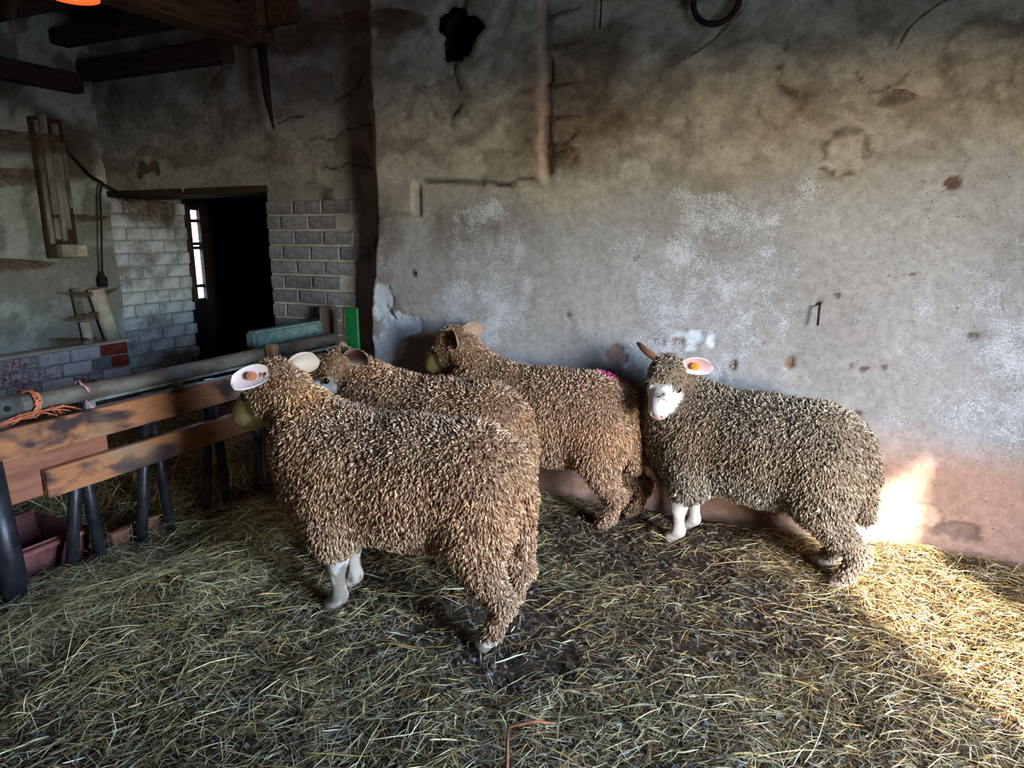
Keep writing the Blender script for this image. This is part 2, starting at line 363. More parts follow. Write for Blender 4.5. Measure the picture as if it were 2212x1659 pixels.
    for (cx, cz, rx, rz, k) in CHIPS:
        d = np.hypot((X-cx)/rx, (Z-cz)/rz)+e*1.2+e2*.7; m = 1-sstep(.8, 1.0, d)
        cc = {0: lin3(96, 80, 70), 1: lin3(128, 104, 92), 2: lin3(196, 166, 146)}[k]
        C = C*(1-m[..., None])+cc*m[..., None]; Y = Y+m*.014+np.exp(-((d-1)/.15)**2)*(-.004)
    mid = (1-t[..., 0])*(1-tl[..., 0]); A = np.clip(.20+.11*mid+.17*sstep(.42, .66, fbm(X*3.2, Z*1.1, 5.0, 4))*mid-.03*t[..., 0], 0, 1)
    A = A*(1-.35*sstep(-2.35, -2.6, X))
    HX, HZ = X-HOLE[0], (Z-HOLE[1])/1.12; HR = np.hypot(HX, HZ)+1e-9; HA = np.arctan2(Z-HOLE[1], X-HOLE[0]); rim_r = HOLE[2]*(1+.16*np.sin(HA*3+1)+.10*np.sin(HA*5+.4)+.05*np.sin(HA*11))
    inside = HR < rim_r; gx, gz_ = X.copy(), Z.copy(); snap = np.abs(HR-rim_r) < res*.8
    X = np.where(snap, HOLE[0]+HX*rim_r/HR, X); Z = np.where(snap, HOLE[1]+HZ*1.12*rim_r/HR, Z); Y = Y+.03*np.exp(-np.maximum(0, HR-rim_r)/.012)
    C = C*(1-.5*np.exp(-((HR-rim_r)/.012)**2)[..., None])
    nx, nz = X.shape; idx = np.arange(nx*nz).reshape(nx, nz)
    V = np.stack([X, Y, Z], -1).reshape(-1, 3); col = np.concatenate([C, A[..., None]], -1).reshape(-1, 4)
    Q = np.stack([idx[:-1, :-1], idx[1:, :-1], idx[1:, 1:], idx[:-1, 1:]], -1).reshape(-1, 4)
    cx = (gx[:-1, :-1]+res/2).ravel(); cz = (gz_[:-1, :-1]+res/2).ravel()
    keep = ~((cx < -3.47) & (cz < 1.71))
    ins = (inside | snap).ravel()[Q].all(1) & inside.ravel()[Q].any(1); keep &= ~ins
    me = mesh_np('wall_back', V, Q[keep], col, [M_WALL]); o = obj('wall_back', me); tag(o, 'old lime plastered barn wall, cream above and worn grey render below', kind='structure')
    return o
wall_back = build_wall()
# thickness behind the relief (blocks light) with the flue hole running into it
b = MB()
b.box((-3.47, YD+.06, -.2), (-2.62, YD+.42, 1.71)); b.box((XL, YD+.06, 1.71), (-2.62, YD+.42, ZC))
b.box((-2.40, YW+.09, -.2), (-2.02, YW+.6, ZC)); b.box((-2.66, YD+.06, -.2), (-2.38, YD+.42, ZC)); b.box((-1.70, YW+.09, -.2), (XR, YW+.6, ZC))
b.box((-2.02, YW+.09, -.2), (-1.70, YW+.6, 2.28)); b.box((-2.02, YW+.09, 2.60), (-1.70, YW+.6, ZC)); b.box((-2.02, YW+.55, 2.2), (-1.70, YW+.62, 2.7))
b.build('wall_back_core', M_BLACK, wall_back)
MB().tube([(HOLE[0], YW+.03, HOLE[1]), (HOLE[0], YW+.5, HOLE[1])], .125, 20, False).build('flue_lining', M_BLACK, wall_back)
# underside of the lintel over the passage
MB().box((XL, YD-.01, 1.69), (-3.46, YD+.42, 1.735), .004).build('lintel_soffit', M_BEAMX, wall_back)

# ------------------------------------------------------------------ bricks
def brick_mesh(name, L, D, Hh, mat):
    m = MB(); m.box((-L/2, -D/2, -Hh/2), (L/2, D/2, Hh/2), .006, 1)
    return m.mesh(name, mat)
def lay(parent, meshes, pts, seed):
    r = random.Random(seed)
    for k, (p, rz, sx) in enumerate(pts):
        o = bpy.data.objects.new('brick', meshes[k % len(meshes)] if not isinstance(meshes, dict) else meshes[p[3]] if len(p) > 3 else meshes[0])
        o.location = (p[0]+r.uniform(-.002, .002), p[1]+r.uniform(-.002, .002), p[2]); o.rotation_euler = (r.uniform(-.01, .01), r.uniform(-.012, .012), rz); o.scale = (sx, 1, 1)
        link(o, parent)
# grey brick pier to the right of the passage (mortar bed behind)
PIT = .0965
MB().box((-3.475, YD+.0, -.2), (-2.78, YD+.10, 1.60)).build('mortar_bed', M_MORTAR, wall_back)
gb = brick_mesh('brick_grey', .225, .10, .082, M_BGREY); pts = []
for c in range(15):
    z = .76+PIT*(c-7.0)+.045+.30
    if z > 1.60 or z < -.1: continue
    x = -3.47; first = .5 if c % 2 else 1.0
    xmax = -2.72-.06*(c % 3)
    lens = [first]+[1.0]*4
    for q in lens:
        L = .225*q
        if x+L*.6 > xmax: break
        pts.append(((x+L/2, YD+.03, z), 0, q)); x += L+.012
lay(wall_back, [gb], pts, 3)

# ------------------------------------------------------------------ left wall, passage jamb, low brick plinth
def relief_plane(name, u0, u1, v0, v1, res, fn, mat, parent=None, **k):
    us = np.arange(u0, u1+res*.5, res); vs = np.arange(v0, v1+res*.5, res); U, Vv = np.meshgrid(us, vs, indexing='ij')
    P, c = fn(U, Vv); nx, nz = U.shape; idx = np.arange(nx*nz).reshape(nx, nz)
    Q = np.stack([idx[:-1, :-1], idx[1:, :-1], idx[1:, 1:], idx[:-1, 1:]], -1).reshape(-1, 4)
    return obj(name, mesh_np(name, P.reshape(-1, 3), Q, c.reshape(-1, c.shape[-1]), [mat]), parent, **k)
def left_fn(Yv, Z):
    x = XL+(fbm(Yv*3, Z*3, 2.0, 3)-.5)*.05+(fbm(Yv*14, Z*14, 4.0, 3)-.5)*.012
    c = np.ones(Yv.shape+(4,)); a = lin3(160, 166, 160); bq = lin3(78, 70, 56); w = np.maximum(sstep(.42, .62, fbm(Yv*2.4, Z*4.2, 7.0, 5)), .8*sstep(.54, .62, fbm(Yv*9, Z*5, 3.0, 4)))*(.55+.35*sstep(1.0, 2.0, Z)); c[..., :3] = a*(1-w[..., None])+bq*w[..., None]; c[..., 3] = .26
    return np.stack([x, Yv, Z], -1), c
wall_left = relief_plane('wall_left', YB, YD+.02, -.25, ZC, .027, left_fn, M_WALL, kind='structure', label='whitewashed grimy side wall with pipes and hanging cable')
MB().box((XL-.5, YB, -.3), (XL-.05, YD+.02, ZC)).build('wall_left_core', M_BLACK, wall_left)
# jamb of the passage: whitewashed bricks in a row beyond the corner
MB().box((XL-.07, YD, -.25), (XL-.012, 4.27, 1.75)).build('mortar_bed', M_MORTARW, wall_left)
wb = brick_mesh('brick_white', .215, .06, .092, M_BWHITE); pts = []
for c in range(17):
    z = .10+.1015*c
    if z > 1.7: break
    y = YD+.005
    for q in ([.5] if c % 2 else [1.0])+[1.0]*4:
        L = .215*q
        if y+L > 4.285:
            rem = 4.275-y
            if rem > .05: pts.append(((XL-.028, y+rem/2, z), math.pi/2, rem/.215))
            break
        pts.append(((XL-.028+random.uniform(-.002, .003), y+L/2, z), math.pi/2, q)); y += L+.010
lay(wall_left, [wb], pts, 5)
# low plinth wall of red brick with worn whitewash in front of the side wall
plinth = MB().box((XL-.02, YB, -.25), (XL+.105, 3.515, .60)).build('wall_plinth', M_MORTARW, kind='structure', label='low brick plinth along the side wall, whitewash worn off red bricks')
MB().box((XL-.02, YB+.4, .600), (XL+.135, 3.525, .622), .006).build('ledge', M_PLAIN, plinth)
rb = brick_mesh('brick_red', .215, .06, .086, M_BRED); ro = brick_mesh('brick_red_bare', .215, .06, .086, M_BREDONLY); bl = brick_mesh('brick_blue', .215, .06, .086, M_BBLUE)
for c in range(8):
    z = .555-.0985*c
    if z < -.15: break
    y = 3.515; k = 0
    while y > 1.6:
        q = .66 if (c % 2 and k == 0) else 1.0; L = .215*q
        me = rb
        if (c, k) in ((0, 0), (1, 0)): me = ro
        if (c, k) == (1, 1): me = bl; q = .62; L = .215*q
        o = bpy.data.objects.new('brick', me); o.location = (XL+.085, y-L/2, z); o.rotation_euler = (random.uniform(-.01, .01), 0, math.pi/2); o.scale = (q, 1, 1); link(o, plinth)
        y -= L+.012; k += 1

# dark room beyond the passage; daylight shows in the gap of its side door
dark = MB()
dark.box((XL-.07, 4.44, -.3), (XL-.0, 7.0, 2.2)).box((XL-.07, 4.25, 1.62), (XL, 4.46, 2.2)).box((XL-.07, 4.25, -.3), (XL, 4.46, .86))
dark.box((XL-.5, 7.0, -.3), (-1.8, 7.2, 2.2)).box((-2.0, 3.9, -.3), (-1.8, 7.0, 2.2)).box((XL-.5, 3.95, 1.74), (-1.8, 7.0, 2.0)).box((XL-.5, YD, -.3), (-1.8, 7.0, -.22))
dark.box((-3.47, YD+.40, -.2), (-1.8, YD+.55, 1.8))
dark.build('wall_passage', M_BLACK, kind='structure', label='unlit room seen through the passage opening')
jp = empty('door_1', (XL, 4.36, 0)); tag(jp, 'dark plank door standing open in the passage, daylight in its hinge gap', kind='structure')
MB().box((-.02, .03, -.2), (.03, .95, 1.70), .004).build('door_leaf', M_BEAMX, jp)
for zz in (.97, 1.30, 1.335, 1.53): MB().box((-.03, -.09, zz-.014), (.0, .06, zz+.014), .003).build('hinge', M_IRON, jp)
MB().box((-.06, -.095, .84), (.01, -.045, 1.66), .004).build('door_frame', M_BEAMX, jp)

# ------------------------------------------------------------------ unseen shell: right wall with the daylight doorway, wall behind, ceiling
d = DOOR_R; m = MB()
m.box((XR, YB, -.25), (XR+.12, d['y0'], ZC)).box((XR, d['y1'], -.25), (XR+.12, YW+.6, ZC)).box((XR, d['y0'], d['z1']), (XR+.12, d['y1'], ZC))
m.build('wall_right', M_PLAIN, kind='structure', label='side wall with the open doorway that lets the sun in')
MB().box((XL-.5, YB-.2, -.25), (XR+.12, YB, ZC)).build('wall_front', M_PLAIN, kind='structure', label='limewashed wall behind the viewer')
ceil = MB().box((XL-.5, YB-.2, ZC), (XR+.12, YW+.6, ZC+.15)).build('ceiling', M_BLACK, kind='structure', label='dark boarded loft ceiling')
for k in range(22):
    y = YD-.02-.165*k
    MB().box((XL, y-.158, ZC-.025), (-.4, y, ZC+.01), .004).build('plank', M_PLANK, ceil)
bm_ = MB().box((-3.62, YB+.1, 2.60), (-3.44, YD-.02, 2.80), .012).build('beam', M_BEAM, label='rough timber beam crossing the ceiling towards the door wall', cat='beam')
MB().box((XL+.02, YD-.13, 2.50), (-3.64, YD-.01, 2.63), .01).build('wall_plate', M_BEAMX, label='dark wall plate timber above the passage opening', cat='beam')
MB().box((XL+.02, YD-.30, 2.70), (-3.64, YD-.16, 2.80), .01).build('joist', M_BEAMX, label='sooty joist next to the wall plate', cat='beam')
MB().box((XL+.02, 2.55, 2.62), (-3.64, 2.68, 2.76), .01).build('joist', M_BEAMX, label='sooty joist above the heat lamp', cat='beam')
MB().box((-3.44, YD-.14, 2.56), (-3.30, YD-.03, ZC-.02), .006).build('hanging_post', M_BEAM, label='short upright timber hanging from the ceiling beam at the door wall', cat='post')
MB().box((-3.28, YD-.09, 2.66), (-3.05, YD-.05, ZC-.02), .004).build('wall_board', M_BEAM, label='brown board beside the short upright timber', cat='board')
MB().box((XL+.0, 2.0, 2.40), (XL+.10, YD-.14, 2.53), .01).build('wall_timber', M_BEAMX, label='timber fixed along the top of the side wall', cat='beam')
# outside ground (bounces sunlight in through the doorway)
MB().box((XR+.12, -25, -.3), (40, 30, -.12)).build('ground_outside', M_GRASS, kind='structure', label='sunlit yard outside')

# ------------------------------------------------------------------ floor and bedding
def ground_z(x, y):
    z = -.008+(fbm(x*2.3, y*2.3, .7, 4)-.5)*.07+(fbm(x*11, y*11, 3.1, 3)-.5)*.03
    f = sstep(-2.80, -2.95, x)
    z = z-f*.10*(1-sstep(1.9, 2.3, y))+f*.14*sstep(2.0, 2.6, y)*(.5+fbm(x*3, y*3, 5.5))
    z = z+.05*np.exp(-((x+2.35)/.35)**2)*sstep(1.0, 1.5, y)*(fbm(x*3, y*3, 8.8))*1.6
    z = z+.045*np.exp(-((YW-.02-y)/.12)**2)*sstep(-.5, .5, x)*fbm(x*6, y*3, 4.4)
    return z
def build_floor():
    res = .028; xs = np.arange(XL+.0, XR+.02, res); ys = np.arange(-.6, YD+.02, res)
    X, Y = np.meshgrid(xs, ys, indexing='ij'); Z = ground_z(X, Y)+(fbm(X*24, Y*24, 6.0, 3)-.5)*.03
    n = fbm(X*5, Y*5, 2.5, 4)[..., None]; C = lin3(58, 44, 34)*(1-n)+lin3(104, 84, 64)*n
    nx, nz = X.shape; idx = np.arange(nx*nz).reshape(nx, nz)
    Q = np.stack([idx[:-1, :-1], idx[1:, :-1], idx[1:, 1:], idx[:-1, 1:]], -1).reshape(-1, 4)
    return obj('floor', mesh_np('floor', np.stack([X, Y, Z], -1).reshape(-1, 3), Q, C.reshape(-1, 3), [M_MUCK]), kind='structure', label='trodden brown muck floor under the hay')
floor = build_floor()
MB().box((XL-.3, YB-.1, -.4), (XR+.1, YD+.5, -.27)).build('subfloor', M_BLACK, floor)

HAYCOL = np.array([lin3(*c) for c in ((182, 168, 122), (146, 138, 98), (202, 182, 126), (192, 150, 84), (124, 110, 76), (136, 102, 66), (208, 202, 174), (98, 76, 52))])
def strands(n, xr, yr, seed, Lm=.058, lift=.034, dens=None, wid=(.0006, .0015), pal=(.19, .12, .19, .15, .11, .13, .04, .07), up=.10, zoff=0.0):
    r = np.random.default_rng(seed); x = r.uniform(*xr, n*2); y = r.uniform(*yr, n*2)
    if dens is not None:
        k = r.random(n*2) < dens(x, y); x = x[k]; y = y[k]
    x = x[:n]; y = y[:n]; n = len(x)
    th = (fbm(x*2.1, y*2.1, 5.0, 2)-.5)*7+r.normal(0, 1.35, n); L = np.clip(r.lognormal(math.log(Lm), .55, n), .02, .32)
    w = r.uniform(*wid, n)*(1+.8*(r.random(n) < .10)); kv = r.normal(0, 3.2, n)*np.where(r.random(n) < .15, 3, 1)*np.clip(.08/L, .3, 1.2); S = 4
    tt = np.linspace(-.5, .5, S); pitch = r.normal(0, up, n); arc = r.uniform(0, .35, n)
    ang = th[:, None]+kv[:, None]*L[:, None]*tt
    dx = np.cos(ang)*L[:, None]/(S-1); dy = np.sin(ang)*L[:, None]/(S-1)
    px = x[:, None]+np.cumsum(dx, 1)-dx.sum(1)[:, None]/2; py = y[:, None]+np.cumsum(dy, 1)-dy.sum(1)[:, None]/2
    pz = ground_z(px, py)+zoff+(r.random(n)**1.5*lift)[:, None]+pitch[:, None]*L[:, None]*tt+(arc*L*.5)[:, None]*(.25-tt**2)
    pz = np.maximum(pz, ground_z(px, py)-.004)
    py = np.minimum(py, YW-.04+.2*(px < -2.8))
    roll = r.uniform(-1.1, 1.1, n)
    sx = -np.sin(ang)*np.cos(roll)[:, None]; sy = np.cos(ang)*np.cos(roll)[:, None]; sz = np.broadcast_to(np.sin(roll)[:, None], ang.shape)
    ww = w[:, None]*np.array([.6, 1, 1, .35])
    P = np.stack([px, py, pz], -1); Sd = np.stack([sx, sy, sz], -1)*ww[..., None]
    V = np.stack([P-Sd, P+Sd], 2).reshape(n, S*2, 3)
    base = (np.arange(n)*S*2)[:, None, None]; q = np.array([[2*i, 2*i+1, 2*i+3, 2*i+2] for i in range(S-1)])
    Q = (base+q).reshape(-1, 4)
    c = HAYCOL[r.choice(len(HAYCOL), n, p=np.array(pal)/sum(pal))]*np.clip(r.lognormal(-.15, .32, (n, 1)), .4, 1.5)
    return V.reshape(-1, 3), Q, np.repeat(c, S*2, 0)
def hay(name, n, xr, yr, seed, label, cat='hay', **k):
    V, Q, c = strands(n, xr, yr, seed, **k)
    return obj(name, mesh_np(name, V, Q, c, [M_HAY], smooth=False), label=label, cat=cat, kind='stuff')
def dens_main(x, y):
    d = sstep(.34, .60, fbm(x*2.0, y*2.0, 9.3, 4)); d = .16+.84*d
    d = np.maximum(d, sstep(-1.9, -2.5, x)*.95); d = np.maximum(d, sstep(-.3, .3, x)*.9*sstep(1.6, 2.4, y))
    # inside the pen and roughly what the lens (or one a step aside) takes in
    u = x*math.cos(YAW)+y*math.sin(YAW); v = -x*math.sin(YAW)+y*math.cos(YAW)
    return d*(v > .75)*(np.abs(u) < v*.95+.45)
hay('hay_bedding', 92000, (-2.75, XR-.05), (.1, YW-.01), 21, 'loose hay and straw bedding trodden over the pen floor', dens=dens_main)
hay('hay_feed', 15000, (-4.6, -2.78), (1.75, 3.5), 22, 'heap of green hay behind the feed barrier', lift=.12, Lm=.10, up=.45, pal=(.2, .32, .1, .05, .25, .05, .03, .02))
hay('hay_drift', 15000, (-2.85, -1.9), (1.15, 2.9), 23, 'fluffy drift of fresh hay along the foot of the feed barrier', lift=.06, Lm=.11, up=.22, pal=(.3, .32, .16, .05, .1, .02, .06, .0), dens=lambda x, y: sstep(-1.9, -2.5, x)*sstep(.35, .6, fbm(x*4, y*4, 2.2, 3)))
# chaff: crumbled leaf and dung flakes
def chaff(n):
    r = np.random.default_rng(31); x = r.uniform(-2.6, XR-.1, n); y = r.uniform(.4, YW-.06, n); z = ground_z(x, y)+r.random(n)*.022; s = r.uniform(.004, .014, n)
    a = r.uniform(0, 6.28, n); P = np.stack([x, y, z], -1); off = []
    for k in range(4):
        ph = a+k*math.pi/2+r.uniform(-.4, .4, n); rr = s*r.uniform(.6, 1.1, n); off.append(P+np.stack([np.cos(ph)*rr, np.sin(ph)*rr, r.uniform(-.6, .6, n)*s], -1))
    V = np.stack(off, 1).reshape(-1, 3); Q = np.arange(n*4).reshape(n, 4)
    pal = np.array([lin3(*c) for c in ((70, 56, 46), (104, 90, 78), (126, 104, 80), (48, 38, 32), (112, 106, 100))]); c = pal[r.integers(0, 5, n)]*r.uniform(.7, 1.15, (n, 1))
    return obj('chaff', mesh_np('chaff', V, Q, np.repeat(c, 4, 0), [M_HAY], smooth=False), label='brown crumbs of leaf and dung among the hay', cat='chaff', kind='stuff')
chaff(34000)
MB().tube([(-.62, 1.30, .035), (-.70, 1.47, .05), (-.72, 1.52, .055)], [.004, .005, .0035], 6).tube([(-.72, 1.52, .055), (-.66, 1.58, .05), (-.61, 1.60, .045)], [.005, .004, .003], 6).build('twig', M_TWIG, label='forked reddish twig lying on the hay', cat='twig')

# ------------------------------------------------------------------ sheep: smooth-union distance field -> surface nets, wool locks grown on top
class SDF:
    def __init__(s, lo, hi, h):
        s.lo = np.array(lo, float); s.h = h; s.n = np.ceil((np.array(hi)-s.lo)/h).astype(int)+1
        s.D = np.full(s.n, .25, np.float32)
        s.ax = [s.lo[i]+np.arange(s.n[i])*h for i in range(3)]
    def _sub(s, c0, c1, m):
        a = np.maximum(np.floor((np.array(c0)-m-s.lo)/s.h).astype(int), 0); b_ = np.minimum(np.ceil((np.array(c1)+m-s.lo)/s.h).astype(int)+1, s.n)
        sl = tuple(slice(a[i], max(b_[i], a[i]+1)) for i in range(3))
        g = np.meshgrid(*[s.ax[i][sl[i]].astype(np.float32) for i in range(3)], indexing='ij'); return sl, g
    def _join(s, sl, d, k, sub):
        A = s.D[sl]
        if sub:
            h = np.clip(.5-.5*(A+d)/k, 0, 1); s.D[sl] = A*(1-h)-d*h+k*h*(1-h)
        else:
            h = np.clip(.5+.5*(A-d)/k, 0, 1); s.D[sl] = A*(1-h)+d*h-k*h*(1-h)
    def ell(s, c, r, R=None, k=.05, sub=False):
        c = np.array(c, float); r = np.array(r, float); ex = r if R is None else np.abs(R) @ r
        sl, g = s._sub(c-ex, c+ex, k+.03); p = [g[i]-c[i] for i in range(3)]
        if R is not None: p = [sum(R[j, i]*p[j] for j in range(3)) for i in range(3)]
        k0 = np.sqrt(sum((p[i]/r[i])**2 for i in range(3)))+1e-6; k1 = np.sqrt(sum((p[i]/r[i]**2)**2 for i in range(3)))+1e-6
        s._join(sl, k0*(k0-1)/k1, k, sub)
    def cone(s, a, b_, r0, r1, k=.04, sub=False):
        a = np.array(a, float); b_ = np.array(b_, float); m = max(r0, r1)
        sl, g = s._sub(np.minimum(a, b_)-m, np.maximum(a, b_)+m, k+.03); ba = b_-a; L = ba @ ba+1e-9
        p = [g[i]-a[i] for i in range(3)]; t = np.clip(sum(p[i]*ba[i] for i in range(3))/L, 0, 1)
        d = np.sqrt(sum((p[i]-ba[i]*t)**2 for i in range(3)))-(r0+(r1-r0)*t); s._join(sl, d, k, sub)
    def nets(s):
        D = s.D; n = D.shape; neg = D < 0
        c = np.zeros(tuple(np.array(n)-1), np.int8)
        for i in (0, 1):
            for j in (0, 1):
                for k in (0, 1): c += neg[i:n[0]-1+i, j:n[1]-1+j, k:n[2]-1+k]
        act = (c > 0) & (c < 8); I = np.argwhere(act); vid = np.full(act.shape, -1, np.int32); vid[act] = np.arange(len(I))
        acc = np.zeros((len(I), 3)); cnt = np.zeros(len(I)); cor = [(i, j, k) for i in (0, 1) for j in (0, 1) for k in (0, 1)]
        val = {q: D[I[:, 0]+q[0], I[:, 1]+q[1], I[:, 2]+q[2]].astype(float) for q in cor}
        for q in cor:
            for ax in range(3):
                if q[ax]: continue
                q2 = list(q); q2[ax] = 1; q2 = tuple(q2); a = val[q]; b_ = val[q2]; m = (a < 0) != (b_ < 0)
                t = np.where(m, a/(a-b_+1e-12), 0); P = np.array(q, float)[None].repeat(len(I), 0); P[:, ax] += t; acc += P*m[:, None]; cnt += m
        V = s.lo+(I+acc/cnt[:, None])*s.h; Q = []
        for ax in range(3):
            u, v = (ax+1) % 3, (ax+2) % 3; a = [slice(None)]*3; b_ = [slice(None)]*3; a[ax] = slice(0, n[ax]-1); b_[ax] = slice(1, n[ax])
            ch = neg[tuple(a)] != neg[tuple(b_)]; E = np.argwhere(ch); E = E[(E[:, u] > 0) & (E[:, v] > 0) & (E[:, u] < n[u]-1) & (E[:, v] < n[v]-1)]
            first = neg[E[:, 0], E[:, 1], E[:, 2]]
            def at(du, dv):
                e = E.copy(); e[:, u] -= du; e[:, v] -= dv; return vid[e[:, 0], e[:, 1], e[:, 2]]
            q = np.stack([at(1, 1), at(0, 1), at(0, 0), at(1, 0)], -1); q[~first] = q[~first][:, ::-1]; Q.append(q)
        return V, np.concatenate(Q)

def vnormals(V, Q):
    n = np.cross(V[Q[:, 2]]-V[Q[:, 0]], V[Q[:, 3]]-V[Q[:, 1]]); vn = np.zeros_like(V)
    for k in range(4): np.add.at(vn, Q[:, k], n)
    return vn/(np.linalg.norm(vn, axis=1, keepdims=True)+1e-12), np.linalg.norm(n, axis=1)/2

def grow_locks(V, Q, mask, n, seed, pal, pw, Lf, Rf, tint=None, dirf=None):
    """short curled wool locks standing on the surface and drooping"""
    r = np.random.default_rng(seed); vn, area = vnormals(V, Q); w = area*mask[Q].mean(1); w = w/w.sum()
    cen = V[Q[:, 0]]; ci = np.floor(cen/.028).astype(int); order = np.lexsort((ci[:, 2], ci[:, 1], ci[:, 0]))   # even, not clumped, spacing
    cw = np.cumsum(w[order]); f = order[np.minimum(np.searchsorted(cw, (np.arange(n)+r.random(n))/n), len(Q)-1)]; a, b_ = r.random((2, n, 1)); q = Q[f]
    P = (V[q[:, 0]]*(1-a)+V[q[:, 1]]*a)*(1-b_)+(V[q[:, 3]]*(1-a)+V[q[:, 2]]*a)*b_
    nn = vn[q].mean(1); nn /= np.linalg.norm(nn, axis=1, keepdims=True)+1e-9
    g = np.array([0, 0, -1.0]); gt = g-nn*(nn @ g)[:, None]
    L = Lf(P)*r.uniform(.7, 1.3, n); R = Rf(P)*r.uniform(.75, 1.25, n)
    d = nn*.75+gt*.75+r.normal(0, .30, (n, 3))
    if dirf is not None: d = d+dirf(P)
    d /= np.linalg.norm(d, axis=1, keepdims=True); d2 = d*.55+gt*.75+nn*.05+r.normal(0, .25, (n, 3)); d2 /= np.linalg.norm(d2, axis=1, keepdims=True)+1e-9
    S = 4; sides = 3; tt = np.linspace(0, 1, S)
    ex = np.cross(d, r.normal(0, 1, (n, 3))); ex /= np.linalg.norm(ex, axis=1, keepdims=True)+1e-9; ey = np.cross(d, ex)
    ph = r.uniform(0, 6.28, n); tw = r.uniform(4, 8, n)*np.where(r.random(n) < .5, 1, -1); amp = R*r.uniform(.3, .8, n)
    C = P[:, None]-nn[:, None]*.004+L[:, None, None]*(tt[None, :, None]*d[:, None]*(1-.45*tt[None, :, None])+tt[None, :, None]**2*.45*d2[:, None])
    pa = ph[:, None]+tw[:, None]*tt; C = C+(amp[:, None]*tt*1.2)[..., None]*(np.cos(pa)[..., None]*ex[:, None]+np.sin(pa)[..., None]*ey[:, None])
    prof = np.array([.9, 1.0, .8, .25]); aa = np.arange(sides)*2*math.pi/sides
    ring = np.cos(aa)[None, :, None]*ex[:, None]+np.sin(aa)[None, :, None]*ey[:, None]
    X = C[:, :, None]+(R[:, None]*prof)[:, :, None, None]*ring[:, None]
    base = (np.arange(n)*S*sides)[:, None, None]; fl = [[s_*sides+k, s_*sides+(k+1) % sides, (s_+1)*sides+(k+1) % sides, (s_+1)*sides+k] for s_ in range(S-1) for k in range(sides)]
    Qn = (base+np.array(fl)).reshape(-1, 4)
    c = pal[r.choice(len(pal), n, p=np.array(pw)/sum(pw))]*r.uniform(.78, 1.18, (n, 1))
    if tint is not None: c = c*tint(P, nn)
    cc = np.repeat(c[:, None], S, 1); cc = np.repeat(cc[:, :, None], sides, 2)
    return X.reshape(-1, 3), Qn, cc.reshape(-1, 3)

def build_ear(parent, base, out, fwd_, L, W, inner, outer, rim, name='ear', tagmat=None, tagpos=.42, droop=.12):
    """leaf-shaped cupped ear: out = direction to the tip, fwd_ = direction the open side faces"""
    out = Vector(out).normalized(); f = Vector(fwd_); f = (f-out*f.dot(out)).normalized(); s = out.cross(f).normalized()
    nu, nv = 14, 9; V = []; C = []
    for side in (0, 1):
        for i in range(nu):
            u = i/(nu-1); q_ = .10+.90*u; w = W*.5*max(0.0, 1-abs(1.86*q_-.98)**2.1)**.62+.002 if u < .97 else .010*W/.07*(1 if u < .999 else .2)
            for j in range(nv):
                v = -1+2*j/(nv-1); cup = .55*(1-u*.55)*w*(v*v)-.010*math.sin(math.pi*u)
                p = Vector(base)+out*(L*u)+s*(v*w)+f*(cup*1.2-(.0 if side == 0 else .0065*(1-v*v)*(1-.6*u)+.0012))+Vector((0, 0, -droop*L*u*u))
                V.append(p); k = min(1, (abs(v)**4)+max(0, u-.8)*2)
                C.append((np.array(inner)*(1-k)+np.array(rim)*k) if side == 0 else np.array(outer))
    Q = []
    for i in range(nu-1):
        for j in range(nv-1):
            a = i*nv+j; Q.append((a, a+1, a+nv+1, a+nv)); a += nu*nv; Q.append((a, a+nv, a+nv+1, a+1))
    for i in range(nu-1):
        for j in (0, nv-1):
            a = i*nv+j; b_ = a+nu*nv; Q.append((a, a+nv, b_+nv, b_))
    for j in range(nv-1):
        a = (nu-1)*nv+j; b_ = a+nu*nv; Q.append((a, a+1, b_+1, b_))
    e = obj(name, mesh_np(name, np.array([tuple(p) for p in V]), np.array(Q), np.array(C), [M_EAR]), parent)
    if tagmat is not None:
        p = Vector(base)+out*(L*tagpos)+f*(.012)+Vector((0, 0, -droop*L*tagpos**2)); m = MB()
        m.tube([p-f*.002, p+f*.006], .017, 18); m.tube([p+f*.005, p+f*.011], .007, 12)
        m.build('ear_tag', tagmat, e, label='round plastic ear tag')
    return e

